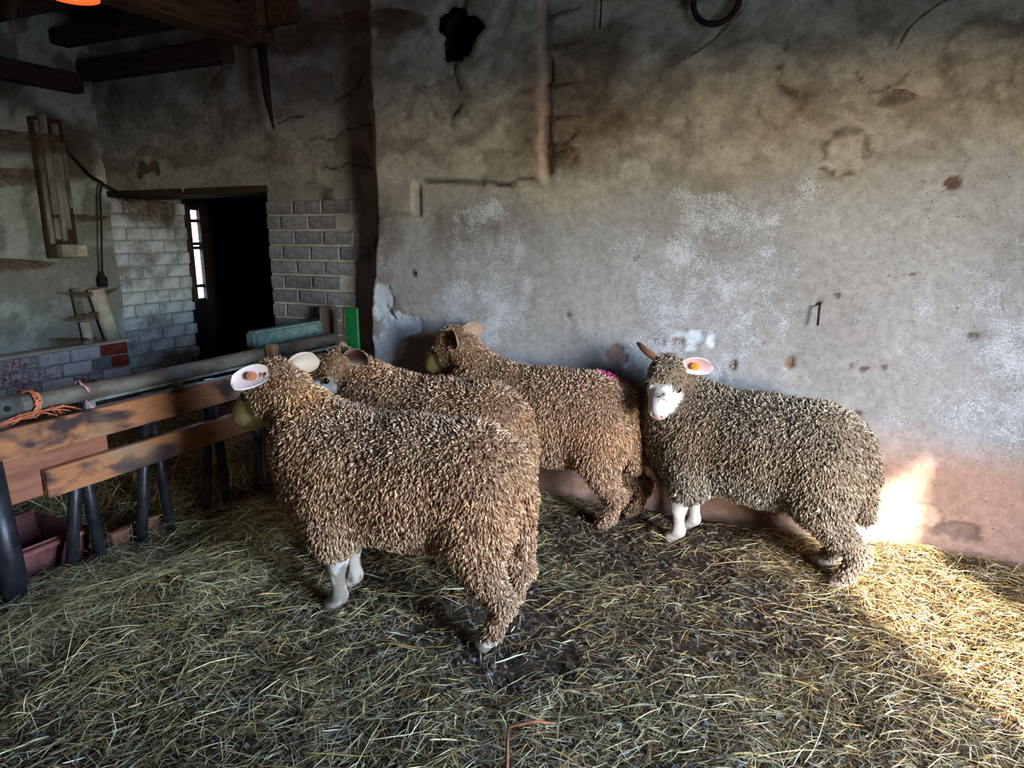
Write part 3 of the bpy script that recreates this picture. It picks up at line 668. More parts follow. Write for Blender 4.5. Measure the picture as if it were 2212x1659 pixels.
WOOLPAL = np.array([lin3(*c) for c in ((176, 152, 122), (150, 128, 102), (122, 100, 78), (88, 68, 52), (196, 172, 140))])
def sheep(label, loc, deg, feet, head, yaw, pitch, roll=0.0, zs=1.0, n=12000, seed=1, woolpal=WOOLPAL, pw=(.34, .28, .18, .08, .12), face=(206, 204, 200), facewool=.0,
          ears=None, neck_pale=0.0, legbare=True, tail=True, tags=(None, None), pink_mark=False, skin=(112, 86, 64), hd=1.12, eardirs=None, facetone=None, nose=(206, 150, 150), tk=.045, fringe=1.0, mud=.75):
    th = math.radians(deg); root = empty('sheep', (loc[0], loc[1], 0), th, label, 'sheep', 'sheep in the pen')
    def loc2(p):
        dx, dy = p[0]-loc[0], p[1]-loc[1]; return (dx*math.cos(th)+dy*math.sin(th), -dx*math.sin(th)+dy*math.cos(th))
    FL, FR, HL, HR = [loc2(p) for p in feet]
    S = SDF((-.60, -.42, -.02), (.98, .42, 1.06), .0077); z = lambda v: v*zs
    # trunk
    S.ell((.25, 0, z(.540)), (.27, .185, .245)); S.ell((.0, 0, z(.541)), (.34, .210, .246)); S.ell((-.21, 0, z(.56)), (.205, .195, .225)); S.ell((.40, 0, z(.52)), (.155, .145, .20), k=.07)
    S.ell((-.28, 0, z(.50)), (.125, .165, .20)); S.ell((.05, 0, z(.425)), (.31, .15, .12))
    # hind legs
    for (fx, fy), sgn in ((HL, 1), (HR, -1)):
        S.ell((-.265, .112*sgn, z(.465)), (.135, .10, .185), k=.05); S.cone((-.265, .115*sgn, z(.40)), ((-.30+fx)*.5, .11*sgn*.6+fy*.4, z(.27)), .100, .058)
        S.cone(((-.30+fx)*.5+.01, .11*sgn*.6+fy*.4, z(.28)), (fx-.055, fy, z(.19)), .060, .040); S.cone((fx-.055, fy, z(.19)), (fx-.015, fy, z(.07)), .038, .032, k=.03); S.cone((fx-.015, fy, z(.07)), (fx+.020, fy, .024), .032, .030, k=.02)
    # fore legs
    for (fx, fy), sgn in ((FL, 1), (FR, -1)):
        S.ell((.29, .115*sgn, z(.42)), (.115, .085, .17), k=.05); S.cone((.28, .12*sgn, z(.38)), (fx-.01, fy, z(.24)), .085, .050); S.cone((fx-.01, fy, z(.24)), (fx-.004, fy, z(.19)), .040, .036, k=.03)
        S.cone((fx-.004, fy, z(.19)), (fx-.012, fy, z(.085)), .031, .025, k=.02); S.ell((fx-.012, fy, z(.07)), (.034, .030, .03), k=.02); S.cone((fx-.005, fy, z(.06)), (fx+.028, fy, .024), .027, .030, k=.015)
    if tail: S.cone((-.36, 0, z(.66)), (-.405, 0, z(.52)), .055, .045, k=.04); S.cone((-.405, 0, z(.52)), (-.415, 0, z(.33)), .045, .034, k=.03)
    # head frame
    y_, p_ = math.radians(yaw), math.radians(pitch)
    hf = np.array([math.cos(p_)*math.cos(y_), math.cos(p_)*math.sin(y_), -math.sin(p_)]); hl = np.array([-math.sin(y_), math.cos(y_), 0.0]); hu = np.cross(hf, hl)
    if roll:
        cr, sr = math.cos(math.radians(roll)), math.sin(math.radians(roll)); hl, hu = hl*cr+hu*sr, hu*cr-hl*sr
    R = np.stack([hf, hl, hu], 1); hc = np.array(head, float); H = lambda a, b_, c: hc+hd*(a*hf+b_*hl+c*hu)
    # neck
    nb = H(-.055, 0, -.035); mid = np.array([.40, 0, z(.66)]); S.cone((.30, 0, z(.60)), mid, .175, .155, k=.08); S.cone(mid, nb, .145, .088, k=.06)
    # head
    S.ell(H(0, 0, 0), np.array((.088, .066, .072))*hd, R, k=.03); S.ell(H(.085, 0, -.006), np.array((.115, .047, .047))*hd, R, k=.03)
    S.cone(H(.05, 0, -.03), H(.152, 0, -.032), .056*hd, .037*hd, k=.02); S.ell(H(.125, 0, -.034), np.array((.062, .042, .042))*hd, R, k=.02); S.cone(H(.0, 0, -.06), H(.135, 0, -.058), .045*hd, .026*hd, k=.02)
    for sg in (1, -1):
        S.ell(H(.02, .038*sg, -.04), np.array((.062, .030, .05))*hd, R, k=.025); S.ell(H(.058, .052*sg, .022), np.array((.026, .014, .016))*hd, R, k=.015)
        S.ell(H(.172, .022*sg, -.022), np.array((.022, .015, .014))*hd, R, k=.012)
        S.cone(H(.188, .016*sg, -.024), H(.172, .026*sg, -.016), .0055*hd, .0045*hd, k=.006, sub=True)
        S.cone(H(.186, .006*sg, -.052), H(.135, .036*sg, -.060), .0035, .0035, k=.006, sub=True)
    S.ell(H(-.012, 0, tk), np.array((.078, .066, .052))*hd, R, k=.03)
    V, Q = S.nets()
    V0 = V
    hp = (V-hc) @ R/hd  # head coordinates
    nh = np.linalg.norm(hp*np.array([1, 1.3, 1.3]), axis=1)
    e = (fbm(hp[:, 0]*40, hp[:, 1]*40, hp[:, 2]*40, 2)-.5)*.03
    inhead = (hp[:, 0] > -.12) & (np.abs(hp[:, 1]) < .12) & (hp[:, 2] > -.098) & (hp[:, 2] < .14) & (V[:, 0] > .3)
    # bare face: in front of the eyes, below the topknot, not the cheeks
    tt_ = np.clip((hp[:, 0]-.03)/.14, 0, 1); rad = np.hypot(hp[:, 1], hp[:, 2]+.028)
    fz = sstep(.030+facewool, .046+facewool, hp[:, 0]+e*.8-fringe*np.maximum(0, hp[:, 2]-.016))*sstep(.006, -.006, rad-(.084-.026*tt_)-e*.2)
    fm = fz*inhead
    leg = np.zeros(len(V))
    if legbare:
        for (fx, fy) in (FL, FR):
            near = np.hypot(V[:, 0]-fx, V[:, 1]-fy) < .085; lim = z(.245)+(fbm(V[:, 0]*30, V[:, 1]*30, V[:, 2]*30, 2)-.5)*.06
            leg = np.maximum(leg, near*sstep(.012, -.012, V[:, 2]-lim))
        for (fx, fy) in (HL, HR):
            near = np.hypot(V[:, 0]-fx, V[:, 1]-fy) < .085; leg = np.maximum(leg, near*sstep(.01, -.01, V[:, 2]-.055))
    bare = np.clip(fm+leg, 0, 1)
    c = np.tile(lin3(*skin), (len(V), 1)); wc = np.where(inhead[:, None], lin3(*face), lin3(192, 182, 170))
    if facetone is not None:
        k = sstep(.35, .65, fbm(hp[:, 0]*14, hp[:, 1]*14, hp[:, 2]*14, 3))[:, None]; wc = wc*(1-k*inhead[:, None])+lin3(*facetone)*k*inhead[:, None]
    lg = leg[:, None]*sstep(.48, .56, fbm(V[:, 0]*26+3, V[:, 1]*26, V[:, 2]*15, 3))[:, None]*mud; wc = wc*(1-lg)+lin3(96, 76, 54)*lg   # mud on the shins
    hoof = (leg*sstep(.035, .02, V[:, 2]))[:, None]*.6; wc = wc*(1-hoof)+lin3(120, 100, 80)*hoof
    c = c*(1-bare[:, None])+wc*bare[:, None]
    nz_ = (np.exp(-((np.hypot((hp[:, 0]-.185)/1.2, (hp[:, 1]))+np.abs(hp[:, 2]+.03)*.7)/.030)**2)*fm)[:, None]*.9; c = c*(1-nz_)+lin3(*nose)*nz_
    for sg in (1, -1):
        ns = (np.exp(-(np.linalg.norm(hp-np.array([.180, .020*sg, -.021]), axis=1)/.009)**2))[:, None]*.85; c = c*(1-ns)+lin3(120, 60, 56)*ns
    ml = (np.exp(-((hp[:, 2]+.054+.25*(.186-hp[:, 0]))/.0045)**2)*sstep(.12, .16, hp[:, 0])*fm)[:, None]*.6; c = c*(1-ml)+lin3(128, 84, 78)*ml
    wm = (1-np.clip(bare*1.5, 0, 1))[:, None]; vn0, _ = vnormals(V, Q)   # nubbly matted wool under the locks
    V = V+vn0*wm*((fbm(V[:, 0]*70, V[:, 1]*70, V[:, 2]*70, 2)-.45)*.012)[:, None]
    c = c*(1+wm*(fbm(V[:, 0]*45+7, V[:, 1]*45, V[:, 2]*45, 2)-.5)[:, None]*.9)
    me = mesh_np('body', V, Q, c, [M_SKIN]); obj('body', me, root)
    # wool
    mask = 1-np.clip(bare*1.3, 0, 1); mask = mask*sstep(.015, .04, V[:, 2])
    def Lf(P):
        k = np.full(len(P), .019); hpP = (P-hc) @ R; near = np.linalg.norm(hpP, axis=1) < .17; k[near] = .015
        k[P[:, 2] < .30] = .017; return k
    def Rf(P):
        k = np.full(len(P), .0042); near = np.linalg.norm(P-hc, axis=1) < .17; k[near] = .0034; k[P[:, 2] < .25] = .0036; return k
    wide = vnormals(V, Q)
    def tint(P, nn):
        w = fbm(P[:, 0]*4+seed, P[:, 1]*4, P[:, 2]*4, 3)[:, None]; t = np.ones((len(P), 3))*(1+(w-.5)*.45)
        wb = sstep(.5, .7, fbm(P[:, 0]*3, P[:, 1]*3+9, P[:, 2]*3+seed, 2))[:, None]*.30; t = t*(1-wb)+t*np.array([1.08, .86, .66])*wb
        du = sstep(.45, .95, nn[:, 2])[:, None]*.9; t = t*(1-du)+t*np.array([1.32, 1.40, 1.52])*du; fl_ = (sstep(.5, .1, np.abs(nn[:, 2]))*sstep(.3, .5, P[:, 2]))[:, None]*.6; t = t*(1-fl_)+t*np.array([1.03, .89, .74])*fl_   # back locks: dust plus painted rim light; flank locks: orange tone plus painted shade
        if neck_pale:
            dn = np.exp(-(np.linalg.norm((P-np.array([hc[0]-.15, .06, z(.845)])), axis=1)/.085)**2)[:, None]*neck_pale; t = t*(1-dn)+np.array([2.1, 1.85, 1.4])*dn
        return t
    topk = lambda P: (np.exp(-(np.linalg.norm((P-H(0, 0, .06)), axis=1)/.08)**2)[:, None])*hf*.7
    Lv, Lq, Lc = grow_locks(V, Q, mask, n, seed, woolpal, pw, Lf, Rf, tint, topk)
    if pink_mark:
        k = np.exp(-(np.linalg.norm(Lv-np.array([-.28, -.05, z(.80)]), axis=1)/.075)**2); k = sstep(.35, .6, k)[:, None]; Lc = Lc*(1-k)+lin3(206, 62, 138)*k
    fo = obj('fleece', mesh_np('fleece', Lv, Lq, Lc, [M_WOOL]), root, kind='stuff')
    # eyes
    for sg in (1, -1):
        me = bpy.data.meshes.new('eye'); t = bmesh.new(); bmesh.ops.create_uvsphere(t, u_segments=16, v_segments=10, radius=.0138*hd)
        for f in t.faces: f.smooth = True
        t.to_mesh(me); t.free(); me.materials.append(M_EYE); o = obj('eye', me, root); o.location = H(.066, .0595*sg, .017)
    # ears
    inn = lin3(214, 176, 172); outc = lin3(176, 150, 128); rim = lin3(222, 214, 206)
    if ears: inn = lin3(*ears[0]); outc = lin3(*ears[1]); rim = lin3(*ears[2])
    for i, sg in enumerate((1, -1)):
        od = hl*sg*.95-hf*.25+hu*.05; ff = hf*.9+hu*.3
        if eardirs and eardirs[i] is not None:
            a, b_ = eardirs[i]; od = a[0]*hf+a[1]*hl+a[2]*hu; ff = b_[0]*hf+b_[1]*hl+b_[2]*hu
        build_ear(root, H(-.062, .055*sg, .040), od, ff, .122*min(hd, 1.1), .074*min(hd, 1.1), inn, outc, rim, 'ear', tags[i])
    return root, H

warm = np.array([lin3(*c) for c in ((192, 158, 126), (168, 132, 104), (136, 102, 78), (88, 62, 46), (212, 180, 148))])
pinkish = np.array([lin3(*c) for c in ((188, 154, 126), (168, 136, 110), (142, 112, 88), (100, 76, 58), (206, 174, 146))])
greyish = np.array([lin3(*c) for c in ((160, 144, 124), (138, 124, 106), (112, 98, 82), (80, 68, 56), (178, 162, 140))])
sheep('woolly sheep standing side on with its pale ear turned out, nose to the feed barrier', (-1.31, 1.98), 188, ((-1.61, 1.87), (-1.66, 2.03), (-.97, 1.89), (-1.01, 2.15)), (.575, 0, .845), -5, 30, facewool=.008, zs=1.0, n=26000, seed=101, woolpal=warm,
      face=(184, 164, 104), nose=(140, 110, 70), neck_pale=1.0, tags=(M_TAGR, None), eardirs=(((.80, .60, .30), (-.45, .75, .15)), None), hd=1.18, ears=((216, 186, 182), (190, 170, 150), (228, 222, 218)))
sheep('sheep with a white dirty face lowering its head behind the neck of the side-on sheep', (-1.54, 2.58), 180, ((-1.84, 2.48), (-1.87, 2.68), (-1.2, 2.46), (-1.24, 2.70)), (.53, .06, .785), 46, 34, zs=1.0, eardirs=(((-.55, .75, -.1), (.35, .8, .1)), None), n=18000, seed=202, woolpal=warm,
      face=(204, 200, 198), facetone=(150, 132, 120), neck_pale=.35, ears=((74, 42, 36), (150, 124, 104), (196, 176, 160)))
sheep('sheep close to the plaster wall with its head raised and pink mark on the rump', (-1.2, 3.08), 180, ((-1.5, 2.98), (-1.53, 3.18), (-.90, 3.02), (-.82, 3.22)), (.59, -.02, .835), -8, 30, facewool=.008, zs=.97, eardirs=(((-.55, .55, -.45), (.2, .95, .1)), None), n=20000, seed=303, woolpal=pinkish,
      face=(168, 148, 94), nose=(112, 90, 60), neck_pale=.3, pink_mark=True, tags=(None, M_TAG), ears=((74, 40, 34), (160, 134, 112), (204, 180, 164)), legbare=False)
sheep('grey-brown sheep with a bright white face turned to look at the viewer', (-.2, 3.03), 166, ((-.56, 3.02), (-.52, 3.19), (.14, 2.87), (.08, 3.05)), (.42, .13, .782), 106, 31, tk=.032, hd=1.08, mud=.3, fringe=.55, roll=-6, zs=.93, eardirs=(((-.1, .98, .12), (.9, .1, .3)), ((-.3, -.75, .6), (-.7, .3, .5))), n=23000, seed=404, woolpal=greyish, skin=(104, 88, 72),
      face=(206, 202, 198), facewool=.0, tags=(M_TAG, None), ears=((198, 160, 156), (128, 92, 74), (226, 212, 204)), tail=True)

# ------------------------------------------------------------------ feed barrier
fb = empty('feed_barrier', (XF, 1.4, 0)); tag(fb, 'feed barrier of stained boards, steel tube rail and dark pole legs', 'fence')
def W(o): o.location = (-XF, -1.4, 0); return o
W(MB().box((XF-.03, .55, .589), (XF, 3.36, .711), .004).build('upper_board', M_BOARD, fb, label='long stained upper board'))
W(MB().box((XF-.002, 1.505, .412), (XF+.034, 2.98, .527), .004).build('lower_board', M_BOARD, fb, label='stained lower board with a sawn end'))
W(MB().box((XF-.036, .55, .42), (XF-.004, 1.79, .64), .004).build('back_board', M_BOARDRED, fb, label='wide red-brown board behind the other two'))
W(MB().tube([(XF-.075, 1.46, .778), (XF-.075, 2.0, .770), (XF-.075, 3.34, .785)], .036, 16).build('top_rail', M_RUSTTUBE, fb, label='rusty galvanised tube'))
m = MB(); m.tube([(XF-.075, .5, .775), (XF-.075, 1.50, .778)], .045, 16); W(m.build('rail_sleeve', M_GALV, fb, label='galvanised sleeve at the rail end'))
W(MB().tube([(XF-.036, 1.44, .782), (XF-.022, 1.44, .782)], .011, 10).build('bolt', M_IRON, fb))
W(MB().box((XF-.052, 1.74, .694), (XF-.034, 3.34, .712), .002).build('lower_flange', M_GALV, fb))
W(MB().box((XF-.066, 1.74, .728), (XF-.050, 3.34, .742), .002).build('upper_flange', M_GALV, fb))
for y in (1.76, 2.19, 2.62, 3.08): W(MB().box((XF-.056, y-.022, .704), (XF-.036, y+.022, .742), .003).build('spacer', M_GALV, fb))
W(MB().tube([(XF-.02, 1.37, -.12), (XF-.03, 1.345, .60)], .047, 18).build('post', M_POLE, fb, label='thick dark steel post'))
for (y0, y1) in ((1.57, 1.72), (1.735, 1.70), (1.90, 2.03), (2.09, 2.04), (2.26, 2.38), (2.43, 2.39), (2.62, 2.70), (2.9, 2.88), (3.12, 3.2)):
    W(MB().tube([(XF-.06, y0, -.12), (XF-.06, y1, .71)], .0245, 12).build('leg', M_POLE, fb))
W(MB().box((XF-.030, 2.74, .655), (XF+.012, 2.80, .835), .004).build('block', M_NEWWOOD, fb, label='pale sawn wood block'))

tr = empty('feed_trough', (-3.08, 1.26, -.145), 0.0, 'rusty red metal feed trough behind the barrier', 'trough')
prof = [(-.20, .30), (-.13, .09), (-.06, .03), (.06, .03), (.13, .09), (.20, .30)]
outp = [(x, z) for x, z in prof]; inp = [(x*.95, z+.012) for x, z in prof][::-1]
MB().poly([(x, -.75, z) for x, z in outp+inp], (0, 1.25, 0)).build('trough_shell', M_TROUGH, tr)
MB().poly([(x, .49, z) for x, z in prof], (0, .012, 0)).build('end_plate', M_TROUGH, tr)
MB().box((.185, -.75, .285), (.225, .50, .305), .004).build('front_rim', M_TROUGH, tr); MB().box((-.225, -.75, .285), (-.185, .50, .305), .004).build('back_rim', M_TROUGH, tr)
MB().tube([(.225, .18, .29), (.235, .16, .2), (.18, .12, .10), (.12, .08, .04)], .012, 8).build('strap', M_IRON, tr)
for y in (-.55, .35): MB().box((-.16, y-.02, -.02), (.16, y+.02, .05), .004).build('foot', M_TROUGH, tr)
MB().box((-2.90, 1.84, -.11), (-2.86, 2.12, .085), .004).build('timber_plank', M_BOARDRED, label='reddish plank on edge between trough and hay', cat='plank')
MB().box((-2.92, 2.42, -.06), (-2.875, 3.05, .07), .004).build('timber_plank', M_BOARDRED, label='reddish plank on edge at the foot of the last barrier legs', cat='plank')
MB().box((-3.03, 2.87, .775), (-2.95, 3.49, .875), .014, 2).build('green_rail', M_GREENRAIL, label='weathered grey-green timber rail behind the barrier', cat='rail')
MB().box((-2.97, 3.44, -.05), (-2.89, 3.52, .965), .005).build('wood_post', M_GREYWOOD, label='grey weathered post carrying the green rail at the brick pier', cat='post')
gp = empty('green_board', (-2.62, 3.33, .70)); tag(gp, 'bright green painted board standing at the wall corner', 'board')
MB().box((-.045, -.012, 0), (.045, .008, .285), .003).build('face', M_GREEN, gp); MB().box((-.062, -.02, 0), (-.046, .012, .288), .002).build('edge_strip', M_BEAM, gp, label='bare brown wood edge')
# baler twine
def twist(name, pts, r, mat, n=3, **k):
    m = MB(); rr = random.Random(len(name)+len(pts))
    for q in range(n):
        m.tube([(p[0]+rr.uniform(-.006, .006), p[1]+rr.uniform(-.008, .008), p[2]+rr.uniform(-.006, .006)) for p in pts], r, 5)
    return m.build(name, mat, **k)
cx, cz = XF-.075, .776; loop = [(cx+.05*math.cos(a), 1.55+.006*math.sin(a*2), cz+.05*math.sin(a)) for a in np.linspace(0, 6.5, 16)]
m = MB(); rr = random.Random(4)
for q in range(5): m.tube([(p[0], p[1]+rr.uniform(-.015, .015), p[2]) for p in loop], .004, 5)
for q in range(26):
    a = rr.uniform(-1.2, 1.2); L = rr.uniform(.06, .17); y0 = 1.55+rr.uniform(-.02, .02)
    s_ = -1 if q % 2 else 1
    m.tube([(cx+.05, y0, cz-.03), (cx+.06+rr.uniform(-.01, .01), y0+s_*L*.5, cz-.035+rr.uniform(-.01, .015)), (cx+.05+rr.uniform(-.02, .01), y0+s_*L, max(.716, cz-.06+rr.uniform(-.01, .02)))], .0028, 4)
m.build('baler_twine', M_ORTWINE, label='frayed orange baler twine knotted round the tube rail', cat='twine')
twist('baler_twine', [(cx+.042*math.cos(a), 1.75, cz+.042*math.sin(a)) for a in np.linspace(.2, 5.6, 12)]+[(cx+.05, 1.76, .70)], .004, M_PKTWINE, 2, label='pink twine tied round the tube rail', cat='twine')

# ------------------------------------------------------------------ fittings on the side wall
def onleft(o): return o
MB().tube([(XL+.09, 3.42, .622), (XL+.085, 3.335, 1.02)], .055, 18).build('soil_pipe', M_PLASTIC, label='wide cream plastic pipe standing on the brick plinth', cat='pipe')
MB().tube([(XL+.07, 3.24, .622), (XL+.06, 3.235, .78)], .034, 14).build('waste_pipe', M_PLASTIC, label='short narrow cream pipe beside the wide one', cat='pipe')
MB().tube([(XL+.05, 3.22, .80), (XL+.05, 3.20, 1.03)], .028, 12).build('waste_pipe', M_CONDUIT, label='grimy upright pipe above the short cream pipe', cat='pipe')
ck = empty('cable_trunking', (XL+.03, 3.18, 1.25)); tag(ck, 'grimy vertical cable trunking with broken covers on the side wall', 'trunking')
MB().box((-.02, -.12, .0), (.01, .10, .95), .004).build('backboard', M_BEAMX, ck)
for (y, w, z0, z1, dx) in ((-.09, .014, .1, .93, .022), (-.045, .022, .30, .97, .03), (-.045, .018, .13, .28, .022), (0, .016, .12, .72, .026), (.035, .02, .2, .92, .024), (.075, .013, .35, .8, .02)):
    MB().box((.0, y-w, z0), (dx+.012, y+w, z1), .005).build('cover', M_CONDUIT, ck)
jb = empty('junction_box', (XL+.075, 3.21, 1.30)); tag(jb, 'grey junction box at the foot of the cable trunking', 'junction box')
MB().box((-.05, -.09, -.045), (.03, .09, .045), .007).build('case', M_BOXM, jb); MB().box((.028, .01, -.04), (.038, .085, .04), .004).build('lid', M_PLASTIC, jb)
hc_ = empty('hanging_socket', (XL+.09, 3.40, 1.08)); tag(hc_, 'black cable hanging with a plug socket at its end', 'cable')
MB().tube([(-.02, .10, .72), (.0, .06, .62), (.0, .04, .40), (.0, .015, .2), (.0, 0, .05)], .0075, 8).build('cord', M_CABLE, hc_)
MB().box((-.02, -.028, -.055), (.02, .028, .03), .009, 2).tube([(0, 0, .03), (0, 0, .065)], [.018, .009], 10).build('socket', M_CABLE, hc_)
for s_ in (-.011, .011): MB().tube([(0, s_, -.055), (0, s_, -.075)], .003, 6).build('pin', M_GALV, hc_)
MB().tube([(XL+.03, 3.20, 2.15), (XL+.05, 3.31, 1.98), (XL+.06, 3.42, 1.84), (XL+.07, 3.50, 1.79)], .009, 8).tube([(XL+.07, 3.50, 1.79), (XL+.09, 3.545, 1.755), (XL+.25, 3.545, 1.70), (XL+.5, 3.545, 1.66)], .009, 8).build('wall_cable', M_CABLE, label='dark cable running slantwise down to the passage lintel', cat='cable')

# heat lamp hung under the ceiling
hlmp = empty('heat_lamp', (-3.15, 2.18, 2.435)); tag(hlmp, 'red glowing heat lamp hung under the ceiling', 'lamp')
m = bmesh.new(); n = 28; pf = [(.016, .20), (.03, .17), (.05, .14), (.085, .06), (.10, .0)]; rings = [[m.verts.new((r_*math.cos(2*math.pi*k/n), r_*math.sin(2*math.pi*k/n), zz)) for k in range(n)] for r_, zz in pf]
for A, B in zip(rings, rings[1:]):
    for k in range(n): m.faces.new((A[k], A[(k+1) % n], B[(k+1) % n], B[k])).smooth = True
me = bpy.data.meshes.new('shade'); m.to_mesh(me); m.free(); me.materials.append(emis('lit_red_shade', (255, 60, 26), .35)); sh = obj('shade', me, hlmp); sm = sh.modifiers.new('t', 'SOLIDIFY'); sm.thickness = .003
me = bpy.data.meshes.new('bulb'); t = bmesh.new(); bmesh.ops.create_uvsphere(t, u_segments=20, v_segments=14, radius=.055, matrix=Matrix.Translation((0, 0, .05)))
for f in t.faces: f.smooth = True
t.to_mesh(me); t.free(); me.materials.append(emis('lit_bulb', (255, 200, 150), 1.1)); obj('bulb', me, hlmp)
MB().tube([(0, 0, .2), (0, 0, ZC-2.43)], .006, 8).build('cord', M_CABLE, hlmp)

# iron ring, nail, stub on the big wall
ir = empty('iron_ring', (-.57, YW-.05, 2.41)); tag(ir, 'rusty iron tethering ring hanging high on the plaster wall', 'ring')
MB().tube([(.098*math.sin(a), -.01-.01*math.cos(a), -.098*math.cos(a)) for a in np.linspace(0, 2*math.pi, 33)], .013, 10, False).build('hoop', M_IRON, ir)
MB().tube([(0, .08, .105), (0, -.03, .105)], .016, 10).build('staple', M_IRON, ir)
MB().tube([(-.045, YW+.02, 1.115), (-.045, YW-.05, 1.10), (-.045, YW-.055, 1.02)], .005, 6).build('nail', M_IRON, label='bent nail in the grey render', cat='nail')
MB().tube([(-1.10, YW-.02, 2.62), (-1.105, YW-.03, 2.36)], .004, 6).build('wire', M_IRON, label='thin rusty wire hanging on the upper wall', cat='wire')

# ------------------------------------------------------------------ cobwebs heavy with dust
def web(ptsA, ptsB, sag, label, seed=0, th=.004):
    """sheet between two edges (lists of 3 points each) with ragged lower edge"""
    r = random.Random(seed); nu, nv = 22, 9
    def q(P, u):
        a, b_, c = [Vector(p) for p in P]; return a*(1-u)**2+b_*2*u*(1-u)+c*u*u
    V = []; AL = []
    for i in range(nu):
        u = i/(nu-1); A = q(ptsA, u); B = q(ptsB, u); e = 1-.12*r.random()*(1 if 0 < i < nu-1 else 0)
        for j in range(nv):
            v = j/(nv-1)*e; p = A.lerp(B, v); p.z -= sag*math.sin(math.pi*u)*math.sin(math.pi*v*.5); p.y += .006*math.sin(9*u+5*v+seed); p.x += .004*math.sin(11*v+7*u); V.append(tuple(p)); AL.append((1, 1, 1, max(0, (1-(j/(nv-1))**2.2)*(.45+.75*r.random())*min(1, .05+5*u*(1-u)))))
    Q = [(i*nv+j, i*nv+j+1, (i+1)*nv+j+1, (i+1)*nv+j) for i in range(nu-1) for j in range(nv-1)]
    o = obj('cobweb', mesh_np('cobweb', np.array(V), np.array(Q), np.array(AL), [M_WEB]), label=label, cat='cobweb', group='dusty cobwebs'); s_ = o.modifiers.new('t', 'SOLIDIFY'); s_.thickness = th
    return o
YP = YW-.04
web(((XL+.06, 2.0, 2.15), (XL+.10, 2.6, 2.05), (XL+.12, 3.4, 2.10)), ((XL+.05, 2.0, 2.0), (XL+.22, 2.7, 1.90), (XL+.10, 3.5, 1.98)), .05, 'broad dusty cobweb slung across the top of the side wall', 1)
web(((XL+.04, 2.2, 1.86), (XL+.15, 2.8, 1.82), (XL+.06, 3.12, 1.86)), ((XL+.03, 2.2, 1.72), (XL+.12, 2.7, 1.66), (XL+.05, 3.1, 1.80)), .03, 'brown cobweb left of the cable trunking, the upper one', 2)
web(((XL+.04, 2.5, 1.28), (XL+.13, 2.9, 1.25), (XL+.05, 3.12, 1.22)), ((XL+.03, 2.5, 1.19), (XL+.1, 2.9, 1.17), (XL+.05, 3.1, 1.20)), .02, 'thin brown cobweb below the junction box height on the side wall', 3)
web(((XL+.05, 3.20, 1.56), (XL+.14, 3.35, 1.55), (XL+.05, 3.55, 1.55)), ((XL+.04, 3.2, 1.50), (XL+.11, 3.35, 1.50), (XL+.05, 3.55, 1.53)), .01, 'small cobweb right of the cable trunking behind the hanging cable', 4)
web(((XL+.05, 3.05, 1.02), (XL+.18, 3.35, .97), (XL+.06, 3.56, 1.03)), ((XL+.04, 3.05, .99), (XL+.17, 3.3, .93), (XL+.05, 3.56, 1.0)), .01, 'cobweb collar across the top of the wide cream pipe', 5)
web(((XL+.06, 3.05, .82), (XL+.17, 3.28, .85), (XL+.06, 3.40, .86)), ((XL+.05, 3.05, .80), (XL+.17, 3.28, .79), (XL+.06, 3.40, .80)), .01, 'cobweb across the short cream pipe', 6)
web(((XL+.06, 2.95, .70), (XL+.13, 3.1, .68), (XL+.06, 3.36, .655)), ((XL+.1, 2.95, .63), (XL+.13, 3.1, .63), (XL+.13, 3.36, .63)), .0, 'grey dust web along the plinth ledge', 7)
web(((XL+.02, YD+.05, 1.70), (XL+.06, 3.9, 1.70), (XL+.04, 4.2, 1.66)), ((XL+.02, YD+.05, 1.50), (XL+.06, 3.9, 1.44), (XL+.02, 4.25, 1.46)), .02, 'dark cobweb filling the top of the passage jamb', 8)
web(((-3.40, YD-.12, 2.62), (-2.9, YD-.16, 2.60), (-2.42, YP-.01, 2.62)), ((-3.36, YD-.10, 2.52), (-2.9, YD-.14, 2.38), (-2.36, YP-.01, 2.50)), .03, 'wide reddish cobweb sheet between the beam end and the plaster panel', 9)
web(((-2.42, YP-.01, 2.58), (-2.25, YP-.03, 2.62), (-2.03, YP-.02, 2.52)), ((-2.40, YP, 2.46), (-2.25, YP-.02, 2.42), (-1.99, YP-.01, 2.42)), .02, 'brown cobweb on the panel beside the flue hole', 10)
web(((-3.62, YD-.10, 2.55), (-3.75, YD-.10, 2.40), (-3.95, YD-.06, 2.25)), ((-3.50, YD-.10, 2.50), (-3.62, YD-.10, 2.36), (-3.95, YD-.05, 2.23)), .02, 'slanting dark cobweb below the beam end', 11)
web(((-.42, YP-.03, 2.42), (-.50, YP-.04, 2.24), (-.72, YP-.03, 2.19)), ((-.47, YP-.02, 2.44), (-.56, YP-.03, 2.22), (-.78, YP-.01, 2.14)), .01, 'brown cobweb trailing from the iron ring', 12)
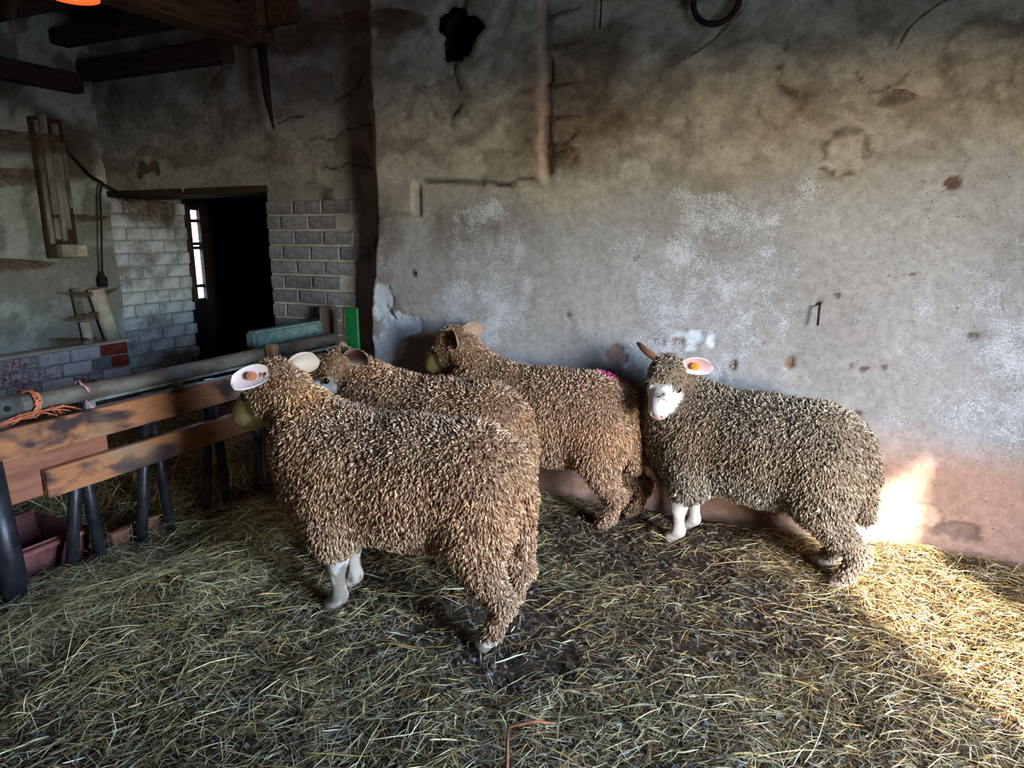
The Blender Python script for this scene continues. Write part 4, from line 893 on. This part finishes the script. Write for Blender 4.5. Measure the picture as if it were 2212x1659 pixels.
web(((.14, YP-.02, 1.99), (.20, YP-.04, 1.99), (.25, YP-.02, 1.955)), ((.12, YP-.01, 1.92), (.18, YP-.03, 1.91), (.255, YP-.02, 1.95)), .0, 'little brown cobweb flag on the bare upper wall', 13)
web(((.15, YP-.02, 2.14), (.18, YP-.03, 2.25), (.33, YP-.03, 2.32)), ((.14, YP-.02, 2.12), (.165, YP-.02, 2.25), (.33, YP-.02, 2.30)), .0, 'hooked dark cobweb strand high on the wall', 14)
web(((.40, YP-.02, 2.42), (.45, YP-.03, 2.36), (.56, YP-.03, 2.44)), ((.45, YP-.01, 2.30), (.47, YP-.02, 2.26), (.49, YP-.02, 2.30)), .0, 'funnel shaped cobweb under the ceiling', 15)
for k, z in enumerate((2.44, 2.30, 2.13, 1.98, 1.85)):
    web(((-1.37, YP+.02, z+.02), (-1.28, YP-.04, z), (-1.18+.04*(k % 2)-.03*(k > 2), YP-.01, z+.03-.01*k)), ((-1.37, YP, z-.02), (-1.28, YP-.02, z-.03), (-1.18, YP, z+.02-.01*k)), .0, ('topmost', 'second highest', 'middle', 'second lowest', 'lowest')[k]+' of the short cobwebs bridging the crack beside the plaster panel', 20+k)
web(((-1.36, YP, 1.80), (-1.28, YP-.03, 1.83), (-1.18, YP-.01, 1.84)), ((-1.36, YP, 1.70), (-1.28, YP-.02, 1.69), (-1.16, YP, 1.71)), .0, 'pocket cobweb at the lower right corner of the plaster panel', 30)
# brown strip of dried web hanging in front of the door wall
MB().tube([(-3.31, YD-.12, 2.56), (-3.30, YD-.12, 2.40), (-3.29, YD-.12, 2.24), (-3.27, YD-.12, 2.12), (-3.255, YD-.12, 2.05)], [.030, .026, .022, .012, .003], 8).build('web_streamer', M_IRON, label='rust-brown streamer of clotted cobweb hanging from the beam', cat='cobweb')
web(((-3.9, 2.30, 2.62), (-3.8, 2.30, 2.58), (-3.68, 2.30, 2.60)), ((-3.80, 2.28, 2.30), (-3.79, 2.28, 2.26), (-3.78, 2.28, 2.30)), .0, 'long funnel of cobweb hanging below the joist by the heat lamp', 31)
